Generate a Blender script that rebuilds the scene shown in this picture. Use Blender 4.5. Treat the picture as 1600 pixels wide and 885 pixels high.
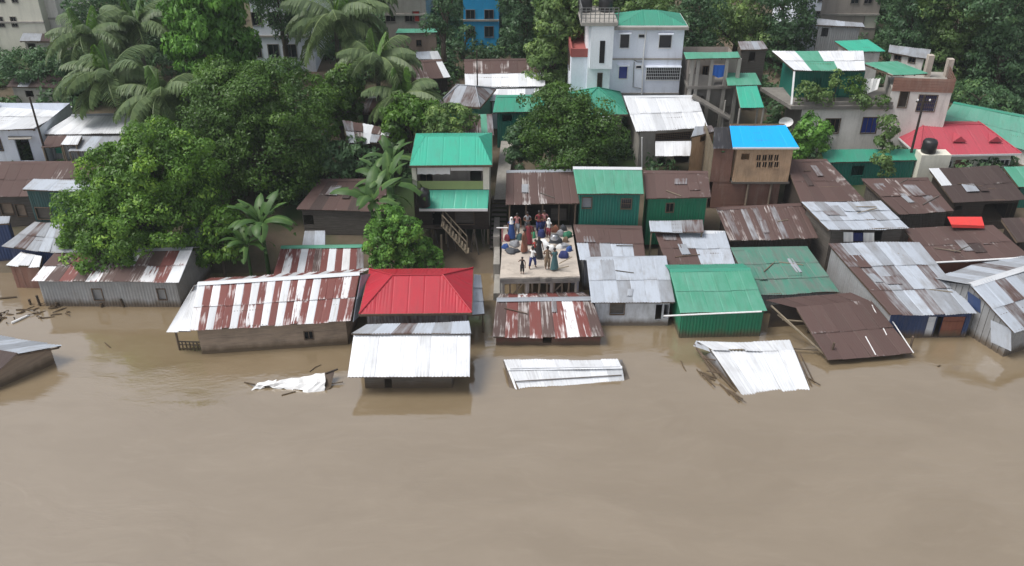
import bpy, math, random
import numpy as np
from mathutils import Vector
for _o in list(bpy.data.objects): bpy.data.objects.remove(_o)
SC = bpy.context.scene; COL = SC.collection
# ---------------------------------------------------------------- camera, sky, sun, exposure
CAM_H, TILT, FPX = 28.0, math.radians(31.0), 1400.0
cd = bpy.data.cameras.new('camera'); cam = bpy.data.objects.new('camera', cd); COL.objects.link(cam)
cam.location = (0, 0, CAM_H); cam.rotation_euler = (math.pi/2 - TILT, 0, 0)
cd.sensor_width = 36; cd.lens = 36*FPX/1600; cd.clip_end = 2000; cd.clip_start = 0.5
SC.camera = cam
SUN_EL, SUN_AZ = 62.0, 258.0      # azimuth measured clockwise from +Y
w = bpy.data.worlds.new('World'); SC.world = w; w.use_nodes = True
_n = w.node_tree.nodes; _l = w.node_tree.links
_bg = _n['Background']
_sky = _n.new('ShaderNodeTexSky'); _sky.sky_type = 'NISHITA'; _sky.sun_disc = False
_sky.sun_elevation = math.radians(SUN_EL); _sky.sun_rotation = math.radians(SUN_AZ)
_sky.air_density = 1.0; _sky.dust_density = 3.0; _sky.ozone_density = 1.0
_hs = _n.new('ShaderNodeHueSaturation'); _hs.inputs['Saturation'].default_value = 0.35
_l.new(_sky.outputs[0], _hs.inputs['Color']); _l.new(_hs.outputs[0], _bg.inputs[0])
_bg.inputs[1].default_value = 0.085
sd = bpy.data.lights.new('sun', 'SUN'); sd.energy = 1.5; sd.angle = math.radians(25); sd.color = (1, .97, .92)
sun = bpy.data.objects.new('sun', sd); COL.objects.link(sun)
_az, _el = math.radians(SUN_AZ), math.radians(SUN_EL)
_dir = Vector((math.sin(_az)*math.cos(_el), math.cos(_az)*math.cos(_el), math.sin(_el)))
sun.rotation_euler = _dir.to_track_quat('Z', 'Y').to_euler(); sun.location = (0, 30, 60)
vs = SC.view_settings; vs.view_transform = 'Standard'; vs.look = 'None'; vs.gamma = 1; vs.exposure = 0.95
vs.use_curve_mapping = False
SC.cycles.max_bounces = 6; SC.cycles.use_denoising = True

# ---------------------------------------------------------------- pixel -> world
_ct, _st = math.cos(TILT), math.sin(TILT)
def ray(px, py):
    x = (px-800)/FPX; y = -(py-442.5)/FPX
    return Vector((x, _ct + y*_st, -_st + y*_ct))
def P(px, py, z):                     # pixel on the level plane z
    d = ray(px, py); t = (z-CAM_H)/d.z
    return Vector((0, 0, CAM_H)) + d*t
def PY(px, py, Y):                    # pixel on the upright plane at distance Y
    d = ray(px, py); return Vector((0, 0, CAM_H)) + d*(Y/d.y)
def PP(px, py, p, n):                 # pixel on the plane (point p, normal n)
    d = ray(px, py); o = Vector((0, 0, CAM_H))
    return o + d*((p-o).dot(n)/d.dot(n))
TY = [0, 40, 44.5, 47, 50, 54, 60, 70, 85, 110, 160, 260, 900]
TZ = [-3, -2.4, -1.2, -.25, .7, 1.7, 2.7, 3.7, 5.2, 8.5, 15, 24, 60]
def terr(x, y):
    return float(np.interp(y, TY, TZ)) + .18*math.sin(x*.35+y*.2)*min(1, max(0, (y-46)/6))

# ---------------------------------------------------------------- mesh helpers
def fast_mesh(name, V, Q, uv=None, smooth=False, attr=None):
    V = np.asarray(V, np.float32); Q = np.asarray(Q, np.int32)
    k = Q.shape[1]; m = bpy.data.meshes.new(name)
    m.vertices.add(len(V)); m.vertices.foreach_set('co', V.ravel())
    m.loops.add(Q.size); m.loops.foreach_set('vertex_index', Q.ravel())
    m.polygons.add(len(Q)); m.polygons.foreach_set('loop_start', np.arange(0, Q.size, k, dtype=np.int32))
    if smooth: m.polygons.foreach_set('use_smooth', np.ones(len(Q), bool))
    if uv is not None:
        l = m.uv_layers.new(name='UVMap'); l.data.foreach_set('uv', np.asarray(uv, np.float32)[Q.ravel()].ravel())
    if attr is not None:
        a = m.attributes.new('tone', 'FLOAT', 'POINT'); a.data.foreach_set('value', np.asarray(attr, np.float32))
    m.update(calc_edges=True); return m
class B:                               # a little geometry bag
    def __init__(s): s.v = []; s.f = []; s.uv = []
    def quad(s, a, b, c, d, uv=None):
        i = len(s.v); s.v += [tuple(a), tuple(b), tuple(c), tuple(d)]; s.f.append((i, i+1, i+2, i+3))
        s.uv += uv or [(0, 0), (1, 0), (1, 1), (0, 1)]
    def tri(s, a, b, c):
        i = len(s.v); s.v += [tuple(a), tuple(b), tuple(c)]; s.f.append((i, i+1, i+2)); s.uv += [(0, 0), (1, 0), (.5, 1)]
    def hexa(s, p):                    # 8 points: bottom 4 ccw, top 4 ccw
        i = len(s.v); s.v += [tuple(q) for q in p]
        for f in ((3, 2, 1, 0), (4, 5, 6, 7), (0, 1, 5, 4), (1, 2, 6, 5), (2, 3, 7, 6), (3, 0, 4, 7)):
            s.f.append(tuple(i+k for k in f))
        s.uv += [(q[0]+q[1]*.37, q[2]+q[1]*.5) for q in p]
    def box(s, x0, x1, y0, y1, z0, z1):
        s.hexa([(x0, y0, z0), (x1, y0, z0), (x1, y1, z0), (x0, y1, z0), (x0, y0, z1), (x1, y0, z1), (x1, y1, z1), (x0, y1, z1)])
    def beam(s, a, b, w=.08, h=None, up=(0, 0, 1)):
        a = Vector(a); b = Vector(b); d = (b-a).normalized(); u = Vector(up)
        if abs(d.dot(u)) > .95: u = Vector((1, 0, 0))
        sx = d.cross(u).normalized()*w/2; sz = sx.cross(d).normalized()*(h or w)/2
        s.hexa([a-sx-sz, a+sx-sz, b+sx-sz, b-sx-sz, a-sx+sz, a+sx+sz, b+sx+sz, b-sx+sz])
    def tube(s, pts, r, n=6, cap=True):
        pts = [Vector(p) for p in pts]; i0 = len(s.v)
        rr = r if isinstance(r, (list, tuple)) else [r]*len(pts)
        for k, p in enumerate(pts):
            d = (pts[min(k+1, len(pts)-1)]-pts[max(k-1, 0)]).normalized()
            u = Vector((0, 0, 1)) if abs(d.z) < .9 else Vector((1, 0, 0))
            a = d.cross(u).normalized(); b = a.cross(d)
            for q in range(n):
                t = 2*math.pi*q/n; s.v.append(tuple(p+(a*math.cos(t)+b*math.sin(t))*rr[k])); s.uv.append((q/n, k*.5))
        for k in range(len(pts)-1):
            for q in range(n):
                s.f.append((i0+k*n+q, i0+k*n+(q+1) % n, i0+(k+1)*n+(q+1) % n, i0+(k+1)*n+q))
        if cap:
            s.f.append(tuple(i0+q for q in reversed(range(n)))); s.f.append(tuple(i0+(len(pts)-1)*n+q for q in range(n)))
    def lathe(s, c, prof, n=14):
        c = Vector(c); i0 = len(s.v)
        for (r, z) in prof:
            for q in range(n):
                t = 2*math.pi*q/n; s.v.append((c.x+r*math.cos(t), c.y+r*math.sin(t), c.z+z)); s.uv.append((q/n, z))
        for k in range(len(prof)-1):
            for q in range(n):
                s.f.append((i0+k*n+q, i0+k*n+(q+1) % n, i0+(k+1)*n+(q+1) % n, i0+(k+1)*n+q))
        s.f.append(tuple(i0+(len(prof)-1)*n+q for q in range(n)))
    def mesh(s, name, org=(0, 0, 0), smooth=False):
        m = bpy.data.meshes.new(name); o = Vector(org)
        m.from_pydata([(v[0]-o.x, v[1]-o.y, v[2]-o.z) for v in s.v], [], s.f)
        l = m.uv_layers.new(name='UVMap'); idx = np.zeros(len(m.loops), np.int32); m.loops.foreach_get('vertex_index', idx)
        l.data.foreach_set('uv', np.asarray(s.uv, np.float32)[idx].ravel())
        if smooth: m.polygons.foreach_set('use_smooth', np.ones(len(m.polygons), bool))
        m.update(); return m
def link(name, data, mat=None, parent=None, loc=None):
    o = bpy.data.objects.new(name, data); COL.objects.link(o)
    if mat is not None and data is not None and not data.materials: data.materials.append(M[mat] if isinstance(mat, str) else mat)
    if parent is not None: o.parent = parent
    if loc is not None: o.location = loc
    return o
def tag(o, label, cat, group=None):
    o['label'] = label; o['category'] = cat; o['kind'] = 'thing'
    if group: o['group'] = group
    return o
class Thing:
    def __init__(s, name, label, cat, org, group=None):
        s.org = Vector(org); s.o = link(name, None, loc=s.org); tag(s.o, label, cat, group)
    def part(s, name, bag, mat, parent=None, smooth=False, label=None):
        o = link(name, bag.mesh(name, s.org, smooth), mat, parent or s.o)
        if label: o['label'] = label
        return o
def single(name, label, cat, bag, mat, org, group=None, smooth=False):
    o = link(name, bag.mesh(name, org, smooth), mat, loc=Vector(org)); return tag(o, label, cat, group)

# ---------------------------------------------------------------- materials
M = {}
class NT:
    def __init__(s, name):
        s.m = bpy.data.materials.new(name); s.m.use_nodes = True; s.t = s.m.node_tree; s.n = s.t.nodes; s.b = s.n['Principled BSDF']; M[name] = s.m
    def new(s, t, **k):
        n = s.n.new(t)
        for a, b in k.items(): setattr(n, a, b)
        return n
    def ln(s, a, b): s.t.links.new(a, b)
    def val(s, inp, v):
        if hasattr(v, 'is_output') or hasattr(v, 'links'): s.ln(v, inp)
        else: inp.default_value = v
    def math(s, op, a, b=0.0, clamp=False):
        n = s.new('ShaderNodeMath', operation=op, use_clamp=clamp); s.val(n.inputs[0], a); s.val(n.inputs[1], b); return n.outputs[0]
    def noise(s, vec, scale, detail=3, rough=.55):
        n = s.new('ShaderNodeTexNoise'); s.ln(vec, n.inputs['Vector']); n.inputs['Scale'].default_value = scale
        n.inputs['Detail'].default_value = detail; n.inputs['Roughness'].default_value = rough; return n.outputs['Fac']
    def mapv(s, vec, sc, loc=None):
        n = s.new('ShaderNodeMapping'); s.ln(vec, n.inputs['Vector']); n.inputs['Scale'].default_value = sc
        if loc is not None: s.ln(loc, n.inputs['Location'])
        return n.outputs[0]
    def ramp(s, fac, lo, hi):
        n = s.new('ShaderNodeMapRange'); s.ln(fac, n.inputs[0]); n.inputs[1].default_value = lo; n.inputs[2].default_value = hi
        return n.outputs[0]
    def mix(s, f, a, b):
        n = s.new('ShaderNodeMix', data_type='RGBA'); s.val(n.inputs[0], f)
        for i, c in ((6, a), (7, b)):
            if isinstance(c, tuple): n.inputs[i].default_value = (*c[:3], 1)
            else: s.ln(c, n.inputs[i])
        return n.outputs[2]
    def hsv(s, col, v=1.0, sat=1.0, h=.5):
        n = s.new('ShaderNodeHueSaturation'); s.ln(col, n.inputs['Color']) if not isinstance(col, tuple) else None
        if isinstance(col, tuple): n.inputs['Color'].default_value = (*col, 1)
        s.val(n.inputs['Value'], v); s.val(n.inputs['Saturation'], sat); s.val(n.inputs['Hue'], h); return n.outputs[0]
    def wet(s, col):                   # silt and soaked band left by the flood just above the waterline
        g = s.new('ShaderNodeNewGeometry').outputs['Position']; x = s.new('ShaderNodeSeparateXYZ'); s.ln(g, x.inputs[0])
        h = s.math('SUBTRACT', x.outputs[2], s.math('MULTIPLY', s.noise(s.mapv(g, (2.2, 2.2, .6)), 1.0, 4, .6), .5))
        f = s.new('ShaderNodeMapRange'); s.ln(h, f.inputs[0]); f.inputs[1].default_value = .30; f.inputs[2].default_value = -.08
        at = s.new('ShaderNodeAttribute'); at.attribute_name = 'tone'; k = s.math('MULTIPLY', f.outputs[0], s.math('LESS_THAN', at.outputs['Fac'], .5))
        return s.mix(s.math('MULTIPLY', k, .9), col, (.095, .068, .042))
    def rnd(s): return s.new('ShaderNodeObjectInfo').outputs['Random']
    def uvr(s):                        # UV shifted by the object's own random number
        uv = s.new('ShaderNodeTexCoord').outputs['UV']; r = s.rnd(); c = s.new('ShaderNodeCombineXYZ')
        s.ln(s.math('MULTIPLY', r, 37.3), c.inputs[0]); s.ln(s.math('MULTIPLY', r, 91.7), c.inputs[1])
        v = s.new('ShaderNodeVectorMath', operation='ADD'); s.ln(uv, v.inputs[0]); s.ln(c.outputs[0], v.inputs[1]); return v.outputs[0], r
    def end(s, col, rough=.6, metal=0., spec=.5, bump=None, bs=.3, bd=.01):
        s.val(s.b.inputs['Base Color'], col if not isinstance(col, tuple) else (*col, 1)); s.val(s.b.inputs['Roughness'], rough)
        s.val(s.b.inputs['Metallic'], metal); s.b.inputs['Specular IOR Level'].default_value = spec
        if bump is not None:
            n = s.new('ShaderNodeBump'); n.inputs['Strength'].default_value = bs; n.inputs['Distance'].default_value = bd
            s.ln(bump, n.inputs['Height']); s.ln(n.outputs[0], s.b.inputs['Normal'])
        return s.m
def sheet(name, paint, stain, amt, rough=.5, soft=.08, metal=0., var=.10, dirt=.35, streak=(7, .8), dirtcol=(.10, .085, .07), edge=.07):
    """corrugated sheet: paint with stain in streaks down the slope, blotches and grime; every sheet differs"""
    t = NT(name); uv, r = t.uvr()
    a = t.noise(t.mapv(uv, (streak[0], streak[1], 1)), 1.0, 5, .62)
    b = t.noise(t.mapv(uv, (1.1, .9, 1)), 1.0, 3, .5)
    mk = t.math('ADD', t.math('MULTIPLY', a, .6), t.math('MULTIPLY', b, .4))
    mk = t.math('ADD', mk, t.math('MULTIPLY', t.math('SUBTRACT', r, .5), .08))
    at = t.new('ShaderNodeAttribute'); at.attribute_name = 'tone'      # 1..2 along a sheet, 0 on walls
    ed = t.ramp(t.math('ABSOLUTE', t.math('SUBTRACT', at.outputs['Fac'], 1.5)), .36, .5)
    mk = t.math('ADD', mk, t.math('MULTIPLY', t.math('MULTIPLY', ed, t.math('GREATER_THAN', at.outputs['Fac'], .5)), edge))
    th = .75-amt*.5
    mask = t.ramp(mk, th-soft, th+soft)
    c = t.mix(mask, paint, stain)
    d = t.ramp(t.noise(t.mapv(uv, (3.1, .5, 1)), 1.0, 6, .7), .48, .78)
    c = t.mix(t.math('MULTIPLY', d, dirt), c, dirtcol)
    r2 = t.math('FRACT', t.math('MULTIPLY', r, 17.77))
    v = t.math('ADD', 1-var, t.math('MULTIPLY', r2, 2*var))
    fine = t.noise(t.mapv(uv, (30, 9, 1)), 1.0, 3, .6)
    v = t.math('MULTIPLY', v, t.math('ADD', .88, t.math('MULTIPLY', fine, .24)))
    c = t.wet(t.hsv(c, v))
    rg = t.math('ADD', rough, t.math('MULTIPLY', mask, .25), True)
    return t.end(c, rg, metal, .4)
RUST, RUSTD, RUSTR = (.090, .054, .048), (.054, .036, .033), (.16, .045, .038)
sheet('white_sheet', (.60, .62, .65), (.42, .40, .37), .22, .45, dirt=.22)
sheet('bright_sheet', (.69, .71, .74), (.52, .53, .55), .36, .45, dirt=.22, streak=(11, .35))
sheet('peeling_white', (.70, .70, .72), RUSTR, .36, .5, .04, streak=(9, 1.1))
sheet('red_rust', RUSTR, (.62, .58, .58), .30, .65, .05, streak=(9, .6), dirt=.3)
sheet('galvanised', (.31, .335, .375), (.22, .22, .225), .36, .42, .14, dirt=.35, streak=(4, 1.0))
sheet('galvanised_pale', (.41, .45, .51), (.30, .31, .33), .30, .42, .10, dirt=.28, streak=(4, 1.1), var=.06)
sheet('galvanised_rusty', (.27, .28, .30), RUST, .50, .5, .12, dirt=.35)
sheet('rust', RUST, (.30, .27, .26), .14, .75, .04, dirt=.35, streak=(8, .7))
sheet('rust_dark', RUSTD, (.24, .22, .21), .10, .75, .04, dirt=.4, streak=(8, .9))
sheet('rust_spotted', RUST, (.32, .29, .28), .26, .7, .05, streak=(3, 1.8), dirt=.4)
sheet('rust_streaked', RUST, (.40, .37, .36), .38, .7, .05, streak=(10, .5))
sheet('sage_sheet', (.09, .30, .22), (.13, .30, .24), .42, .5, .15, dirt=.3, var=.05)
sheet('teal_sheet', (.035, .26, .17), (.05, .22, .16), .40, .45, .15, dirt=.25, var=.05)
sheet('mint_sheet', (.062, .27, .175), (.11, .31, .23), .42, .5, .15, dirt=.36, var=.05)
sheet('turquoise_sheet', (.04, .37, .25), (.05, .31, .23), .38, .4, .15, dirt=.22, var=.04)
sheet('old_green_sheet', (.055, .20, .145), (.13, .17, .15), .45, .55, .12, dirt=.5, var=.09)
sheet('red_sheet', (.40, .020, .036), (.33, .028, .042), .40, .45, .15, dirt=.22, var=.05)
sheet('crimson_sheet', (.42, .06, .085), (.36, .07, .09), .4, .45, .15, dirt=.2, var=.05)
sheet('blue_sheet', (.002, .37, .84), (.002, .33, .77), .35, .4, .2, dirt=.10, var=.02)
sheet('black_tarp', (.018, .018, .022), (.10, .10, .11), .25, .6, .05)
sheet('green_wall', (.008, .13, .098), (.014, .145, .11), .4, .5, .15, dirt=.25, var=.05)
sheet('emerald_wall', (.008, .17, .085), (.014, .145, .08), .4, .5, .15, dirt=.25, var=.05)
sheet('dark_teal_wall', (.018, .065, .065), (.03, .05, .05), .4, .6, .12, dirt=.4)
sheet('tin_wall', (.30, .31, .32), (.24, .235, .23), .42, .55, .2, dirt=.3, streak=(2, 1.2))
sheet('white_wall', (.60, .63, .68), (.36, .37, .39), .35, .6, .12, dirt=.35, streak=(4, 1.2))
sheet('blue_tarp', (.022, .045, .12), (.03, .055, .14), .4, .5, .2)
sheet('bright_blue_cloth', (.02, .15, .60), (.02, .12, .5), .4, .6, .2)
sheet('orange_board', (.22, .08, .048), (.16, .06, .042), .4, .7, .15)
sheet('red_tarp', (.70, .05, .04), (.6, .05, .05), .4, .5, .2)
def wood(name, c1, c2, stretch=(1.2, 14, 1)):
    t = NT(name); uv, r = t.uvr()
    g = t.noise(t.mapv(uv, stretch), 1.0, 5, .65); b = t.noise(t.mapv(uv, (.8, .8, 1)), 1.0, 4, .6)
    c = t.mix(t.ramp(g, .3, .7), c1, c2); c = t.mix(t.math('MULTIPLY', t.ramp(b, .45, .8), .5), c, (.07, .06, .05))
    c = t.wet(t.hsv(c, t.math('ADD', .85, t.math('MULTIPLY', r, .3))))
    return t.end(c, .8, 0, .25, g, .3, .01)
wood('plank_pale', (.36, .28, .21), (.24, .185, .14))
wood('plank_tan', (.60, .42, .28), (.44, .28, .17), (14, 1.2, 1))
wood('plank_grey', (.15, .135, .12), (.08, .07, .06))
wood('plank_dark', (.065, .05, .04), (.035, .028, .024))
wood('bamboo', (.30, .25, .18), (.19, .155, .11), (2, 9, 1))
wood('frame_wood', (.17, .12, .085), (.10, .075, .055), (3, 3, 1))
wood('bark', (.13, .105, .08), (.065, .052, .04), (5, 2, 1))
wood('palm_bark', (.19, .17, .145), (.10, .09, .075), (2, 9, 1))
def plaster(name, c1, c2, c3=(.10, .095, .085), amt=.5, sc=.55):
    t = NT(name); p = t.new('ShaderNodeTexCoord').outputs['Object']
    b = t.noise(p, sc, 5, .6); s = t.noise(t.mapv(p, (1.6, 1.6, .25)), 1.2, 6, .7); f = t.noise(p, 9, 4, .6)
    c = t.mix(t.ramp(b, .35, .65), c1, c2); c = t.mix(t.math('MULTIPLY', t.ramp(s, .5, .8), amt), c, c3)
    c = t.hsv(c, t.math('ADD', .9, t.math('MULTIPLY', f, .2)))
    return t.end(c, .85, 0, .25, f, .25, .01)
plaster('plaster_white', (.78, .82, .90), (.72, .76, .85), (.30, .31, .33), .35)
plaster('plaster_tower', (.84, .87, .92), (.80, .83, .88), (.35, .35, .36), .3)
plaster('concrete', (.36, .34, .31), (.29, .275, .25), (.09, .085, .075), .6)
plaster('concrete_pale', (.50, .44, .38), (.40, .355, .31), (.17, .14, .115), .65, .9)
plaster('concrete_dark', (.22, .205, .185), (.16, .15, .14), (.07, .065, .06), .6)
plaster('plaster_beige', (.42, .37, .33), (.36, .32, .29), (.16, .14, .12), .5)
plaster('plaster_block', (.76, .73, .69), (.64, .61, .57), (.22, .20, .18), .55)
plaster('plaster_pink', (.44, .33, .28), (.38, .29, .25), (.18, .14, .12), .4)
plaster('plaster_blue', (.03, .36, .68), (.03, .32, .62), (.03, .12, .25), .35)
plaster('plaster_lime', (.30, .38, .16), (.27, .34, .15), (.15, .17, .09), .3)
plaster('plaster_cream', (.72, .70, .60), (.66, .64, .55), (.28, .28, .26), .4)
plaster('brick_red', (.27, .145, .11), (.20, .11, .085), (.42, .36, .31), .45)
plaster('parapet_red', (.34, .10, .09), (.28, .085, .08), (.15, .07, .06), .4)
plaster('mud', (.17, .125, .085), (.12, .09, .06), (.07, .055, .04), .5, .3)
def plain(name, c, rough=.5, metal=0., spec=.5, nz=.25, sc=6):
    t = NT(name); p = t.new('ShaderNodeTexCoord').outputs['Object']; f = t.noise(p, sc, 4, .6)
    return t.end(t.hsv(c, t.math('ADD', 1-nz/2, t.math('MULTIPLY', f, nz))), rough, metal, spec)
plain('glass', (.02, .025, .035), .12, 0, .6); plain('glass_blue', (.03, .05, .25), .2); plain('void', (.008, .008, .009), .9)
plain('white_paint', (.74, .74, .74), .5); plain('tank_black', (.016, .016, .018), .45); plain('steel', (.22, .22, .22), .5, .4)
plain('cloth_white', (.78, .78, .77), .8, 0, .2); plain('cloth_dark', (.06, .065, .075), .8); plain('cloth_blue', (.03, .08, .26), .8)
plain('cloth_navy', (.018, .028, .12), .8); plain('cloth_maroon', (.18, .025, .035), .8); plain('cloth_brown', (.22, .09, .055), .8)
plain('cloth_green', (.03, .16, .09), .8); plain('cloth_teal', (.05, .12, .13), .8); plain('cloth_khaki', (.16, .11, .07), .8)
plain('cloth_pink', (.45, .20, .20), .8); plain('cloth_grey', (.25, .26, .28), .8); plain('cloth_black', (.015, .015, .018), .8)
plain('cloth_red', (.45, .04, .04), .8); plain('skin', (.17, .085, .055), .6); plain('hair', (.012, .010, .010), .5)
plain('pot_metal', (.5, .52, .55), .3, .7); plain('plastic_green', (.03, .25, .12), .4); plain('plastic_blue', (.03, .12, .5), .4)
def leafmat(name, c1, c2, c3=None, trans=.3, rough=.45):
    t = NT(name); a = t.new('ShaderNodeAttribute'); a.attribute_name = 'tone'; r = t.rnd()
    f = t.math('ADD', a.outputs['Fac'], t.math('MULTIPLY', t.math('SUBTRACT', r, .5), .25), True)
    c = t.mix(f, c1, c2)
    if c3: c = t.mix(t.ramp(f, .78, 1.0), c, c3)
    t.end(c, rough, 0, .35)
    tr = t.new('ShaderNodeBsdfTranslucent'); t.ln(t.hsv(c, 1.25, 1.1, .49), tr.inputs[0]); mx = t.new('ShaderNodeMixShader'); mx.inputs[0].default_value = trans
    t.ln(t.b.outputs[0], mx.inputs[1]); t.ln(tr.outputs[0], mx.inputs[2]); t.ln(mx.outputs[0], t.n['Material Output'].inputs[0]); return t.m
leafmat('leaf_mango', (0.037, 0.084, 0.017), (0.109, 0.214, 0.035), (0.221, 0.353, 0.062))
leafmat('leaf_bright', (0.044, 0.101, 0.017), (0.129, 0.267, 0.036), (0.284, 0.456, 0.069))
leafmat('leaf_dark', (0.048, 0.104, 0.050), (0.106, 0.198, 0.082), (0.160, 0.272, 0.091))
leafmat('leaf_olive', (0.071, 0.129, 0.042), (0.173, 0.273, 0.080), (0.301, 0.421, 0.121))
leafmat('leaf_lush', (0.060, 0.152, 0.029), (0.166, 0.362, 0.059), (0.333, 0.590, 0.120))
leafmat('leaf_palm', (0.082, 0.131, 0.059), (0.182, 0.246, 0.101), (0.274, 0.334, 0.135), .25)
leafmat('leaf_banana', (0.036, 0.089, 0.024), (0.077, 0.153, 0.040), (0.126, 0.212, 0.064), .3)
# flooded ground, water
t = NT('ground'); p = t.new('ShaderNodeTexCoord').outputs['Object']
c = t.mix(t.ramp(t.noise(p, .35, 6, .6), .4, .65), (.13, .10, .072), (.085, .075, .05)); c = t.mix(t.ramp(t.noise(p, .12, 4), .5, .62), c, (.035, .06, .022))
t.end(c, .9, 0, .2, t.noise(p, 3, 5, .65), .5, .05)
t = NT('flood_water'); p = t.new('ShaderNodeTexCoord').outputs['Object']
ws = t.new('ShaderNodeVectorMath', operation='ADD'); t.ln(p, ws.inputs[0])
wn = t.new('ShaderNodeTexNoise'); t.ln(t.mapv(p, (.09, .16, 1)), wn.inputs['Vector']); wn.inputs['Scale'].default_value = 1; wn.inputs['Detail'].default_value = 3
wsc = t.new('ShaderNodeVectorMath', operation='SCALE'); t.ln(wn.outputs['Color'], wsc.inputs[0]); wsc.inputs['Scale'].default_value = 5
t.ln(wsc.outputs[0], ws.inputs[1])
flow = t.noise(t.mapv(ws.outputs[0], (.10, .30, 1)), 1, 5, .55)
c = t.mix(t.ramp(flow, .36, .64), (.205, .154, .092), (.232, .178, .112))
c = t.mix(t.math('MULTIPLY', t.ramp(t.noise(t.mapv(ws.outputs[0], (.45, 2.2, 1)), 1, 6, .65), .54, .74), .22), c, (.29, .23, .155))
calm = t.ramp(t.noise(t.mapv(ws.outputs[0], (.06, .14, 1)), 1, 3, .6), .50, .66)
rip = t.math('MULTIPLY', t.noise(t.mapv(p, (.7, 1.5, 1)), 1, 3, .5), .5)
fine_ = t.math('ADD', t.math('MULTIPLY', t.noise(t.mapv(ws.outputs[0], (2.2, 6.5, 1)), 1, 4, .6), .55), t.math('MULTIPLY', t.noise(t.mapv(ws.outputs[0], (.8, 2.6, 1)), 1, 3, .6), .6))
rip = t.math('ADD', rip, t.math('MULTIPLY', fine_, t.math('ADD', .22, t.math('MULTIPLY', calm, 1.3))))
t.end(c, .055, 0, 1.0, rip, .22, .10); t.b.inputs['IOR'].default_value = 2.0
# ---------------------------------------------------------------- builders
RNG = random.Random(7)
def bil(q, u, v):
    A, Bq, C, D = q; return (A*(1-u)+Bq*u)*(1-v) + (D*(1-u)+C*u)*v
def codes(pat, i, j=0):
    r = pat[j % len(pat)] if isinstance(pat, (list, tuple)) else pat
    return CODE[r[i % len(r)]]
CODE = dict(w='white_sheet', W='bright_sheet', p='peeling_white', R='red_rust', g='galvanised', G='galvanised_pale', y='galvanised_rusty',
            r='rust', d='rust_dark', s='rust_streaked', t='teal_sheet', m='mint_sheet', q='turquoise_sheet', o='old_green_sheet',
            h='red_sheet', c='crimson_sheet', b='blue_sheet', k='black_tarp', z='rust_spotted', n='sage_sheet')
def plane_from(A, Bp, pitch):
    d = (Bp-A); d.z = 0; d.normalize(); up = Vector((-d.y, d.x, 0))         # to the back of the eave
    v = (up*math.cos(pitch) + Vector((0, 0, 1))*math.sin(pitch)); n = d.cross(v).normalized()
    return d, v, n
def slope(px, Y, pitch):
    """corner pixels (eave left, eave right, top right, top left, ...) -> points on one pitched plane whose eave is level"""
    A = PY(*px[0], Y); Bp = P(*px[1], A.z); d, v, n = plane_from(A, Bp, math.radians(pitch))
    return [A, Bp] + [PP(*p, A, n) for p in px[2:]]
def sheets(T, parent, q, cols, rows, pat, wave=.15, amp=.017, rough=.02, lap=.06, name='roof_sheet', seed=None, overrides=None):
    """corrugated sheets laid in columns and rows over the quad q, each a mesh of its own"""
    rng = random.Random(seed if seed is not None else RNG.random())
    A, Bq, C, D = q; n = (Bq-A).cross(D-A).normalized(); L = ((D-A).length+(C-Bq).length)/2; W = (Bq-A).length
    out = []; sag = rng.uniform(-.02, .07)*min(1, W/4); ph = rng.uniform(0, 6)
    for j in range(rows):
        for i in range(cols):
            u0, u1 = i/cols, (i+1)/cols + (lap*.5/W*1 if i < cols-1 else 0); v0, v1 = j/rows, (j+1)/rows
            if j > 0: v0 -= lap/L*(1+rng.random())
            else: v0 -= rng.uniform(0, .05)*rough/.02/L
            ns = max(4, int(round(W*(u1-u0)/wave))*2); lift = .006*(i % 2) + .02*j
            cl = [rng.uniform(-.2, 1)*rough for _ in range(4)]; off = rng.uniform(0, 40)
            V = []; uv = []; Q = []; tn = []
            for k in range(ns+1):
                s = k/ns; u = u0+(u1-u0)*s
                for e, v in ((0, v0), (1, v1)):
                    h = lift + (amp if k % 2 else -amp) + ((cl[0]*(1-s)+cl[1]*s) if e == 0 else (cl[2]*(1-s)+cl[3]*s)*.3)
                    h -= sag*math.sin(math.pi*min(1, max(0, u)))*(1-.5*v) + .012*rough/.02*math.sin(u*W*1.3+ph+v*2)
                    p = bil(q, u, v) + n*h - T.org; V.append(tuple(p)); uv.append((off+u*W, off+v*L)); tn.append(1+e)
            for k in range(ns): Q.append((2*k, 2*k+2, 2*k+3, 2*k+1))
            mt = codes(pat, i, j)
            if overrides and (i, j) in overrides: mt = CODE.get(overrides[(i, j)], overrides[(i, j)])
            out.append(link(name, fast_mesh(name, V, Q, uv, True, tn), mt, parent))
    return out
def patches(T, parent, q, k, pat, seed):
    rng = random.Random(seed); W = (q[1]-q[0]).length; L = (q[3]-q[0]).length
    for i in range(k):
        u, v = rng.uniform(.08, .75), rng.uniform(.08, .7); du, dv = rng.uniform(.3, .9)/W, rng.uniform(.5, 1.3)/L; sk = rng.uniform(-.1, .1)/W; nn = (q[1]-q[0]).cross(q[3]-q[0]).normalized()*.055
        s = [bil(q, min(.97, max(.02, a)), min(.98, b_))+nn for a, b_ in ((u, v), (u+du, v), (u+du+sk, v+dv), (u+sk, v+dv))]; sheets(T, parent, s, 1, 1, pat[i % len(pat)], rough=.03, name='patch_sheet')
    for i in range(max(1, k-1)):
        u, v = rng.uniform(.05, .7), rng.uniform(.1, .9); g = B(); nn = (q[1]-q[0]).cross(q[3]-q[0]).normalized()*.06
        g.beam(bil(q, u, v)+nn, bil(q, min(.97, u+rng.uniform(.5, 1.6)/W), min(.97, max(.03, v+rng.uniform(-.25, .25))))+nn, .05, .035); T.part('batten', g, rng.choice(['plank_grey', 'bamboo', 'plank_grey', 'frame_wood']), parent)
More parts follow.
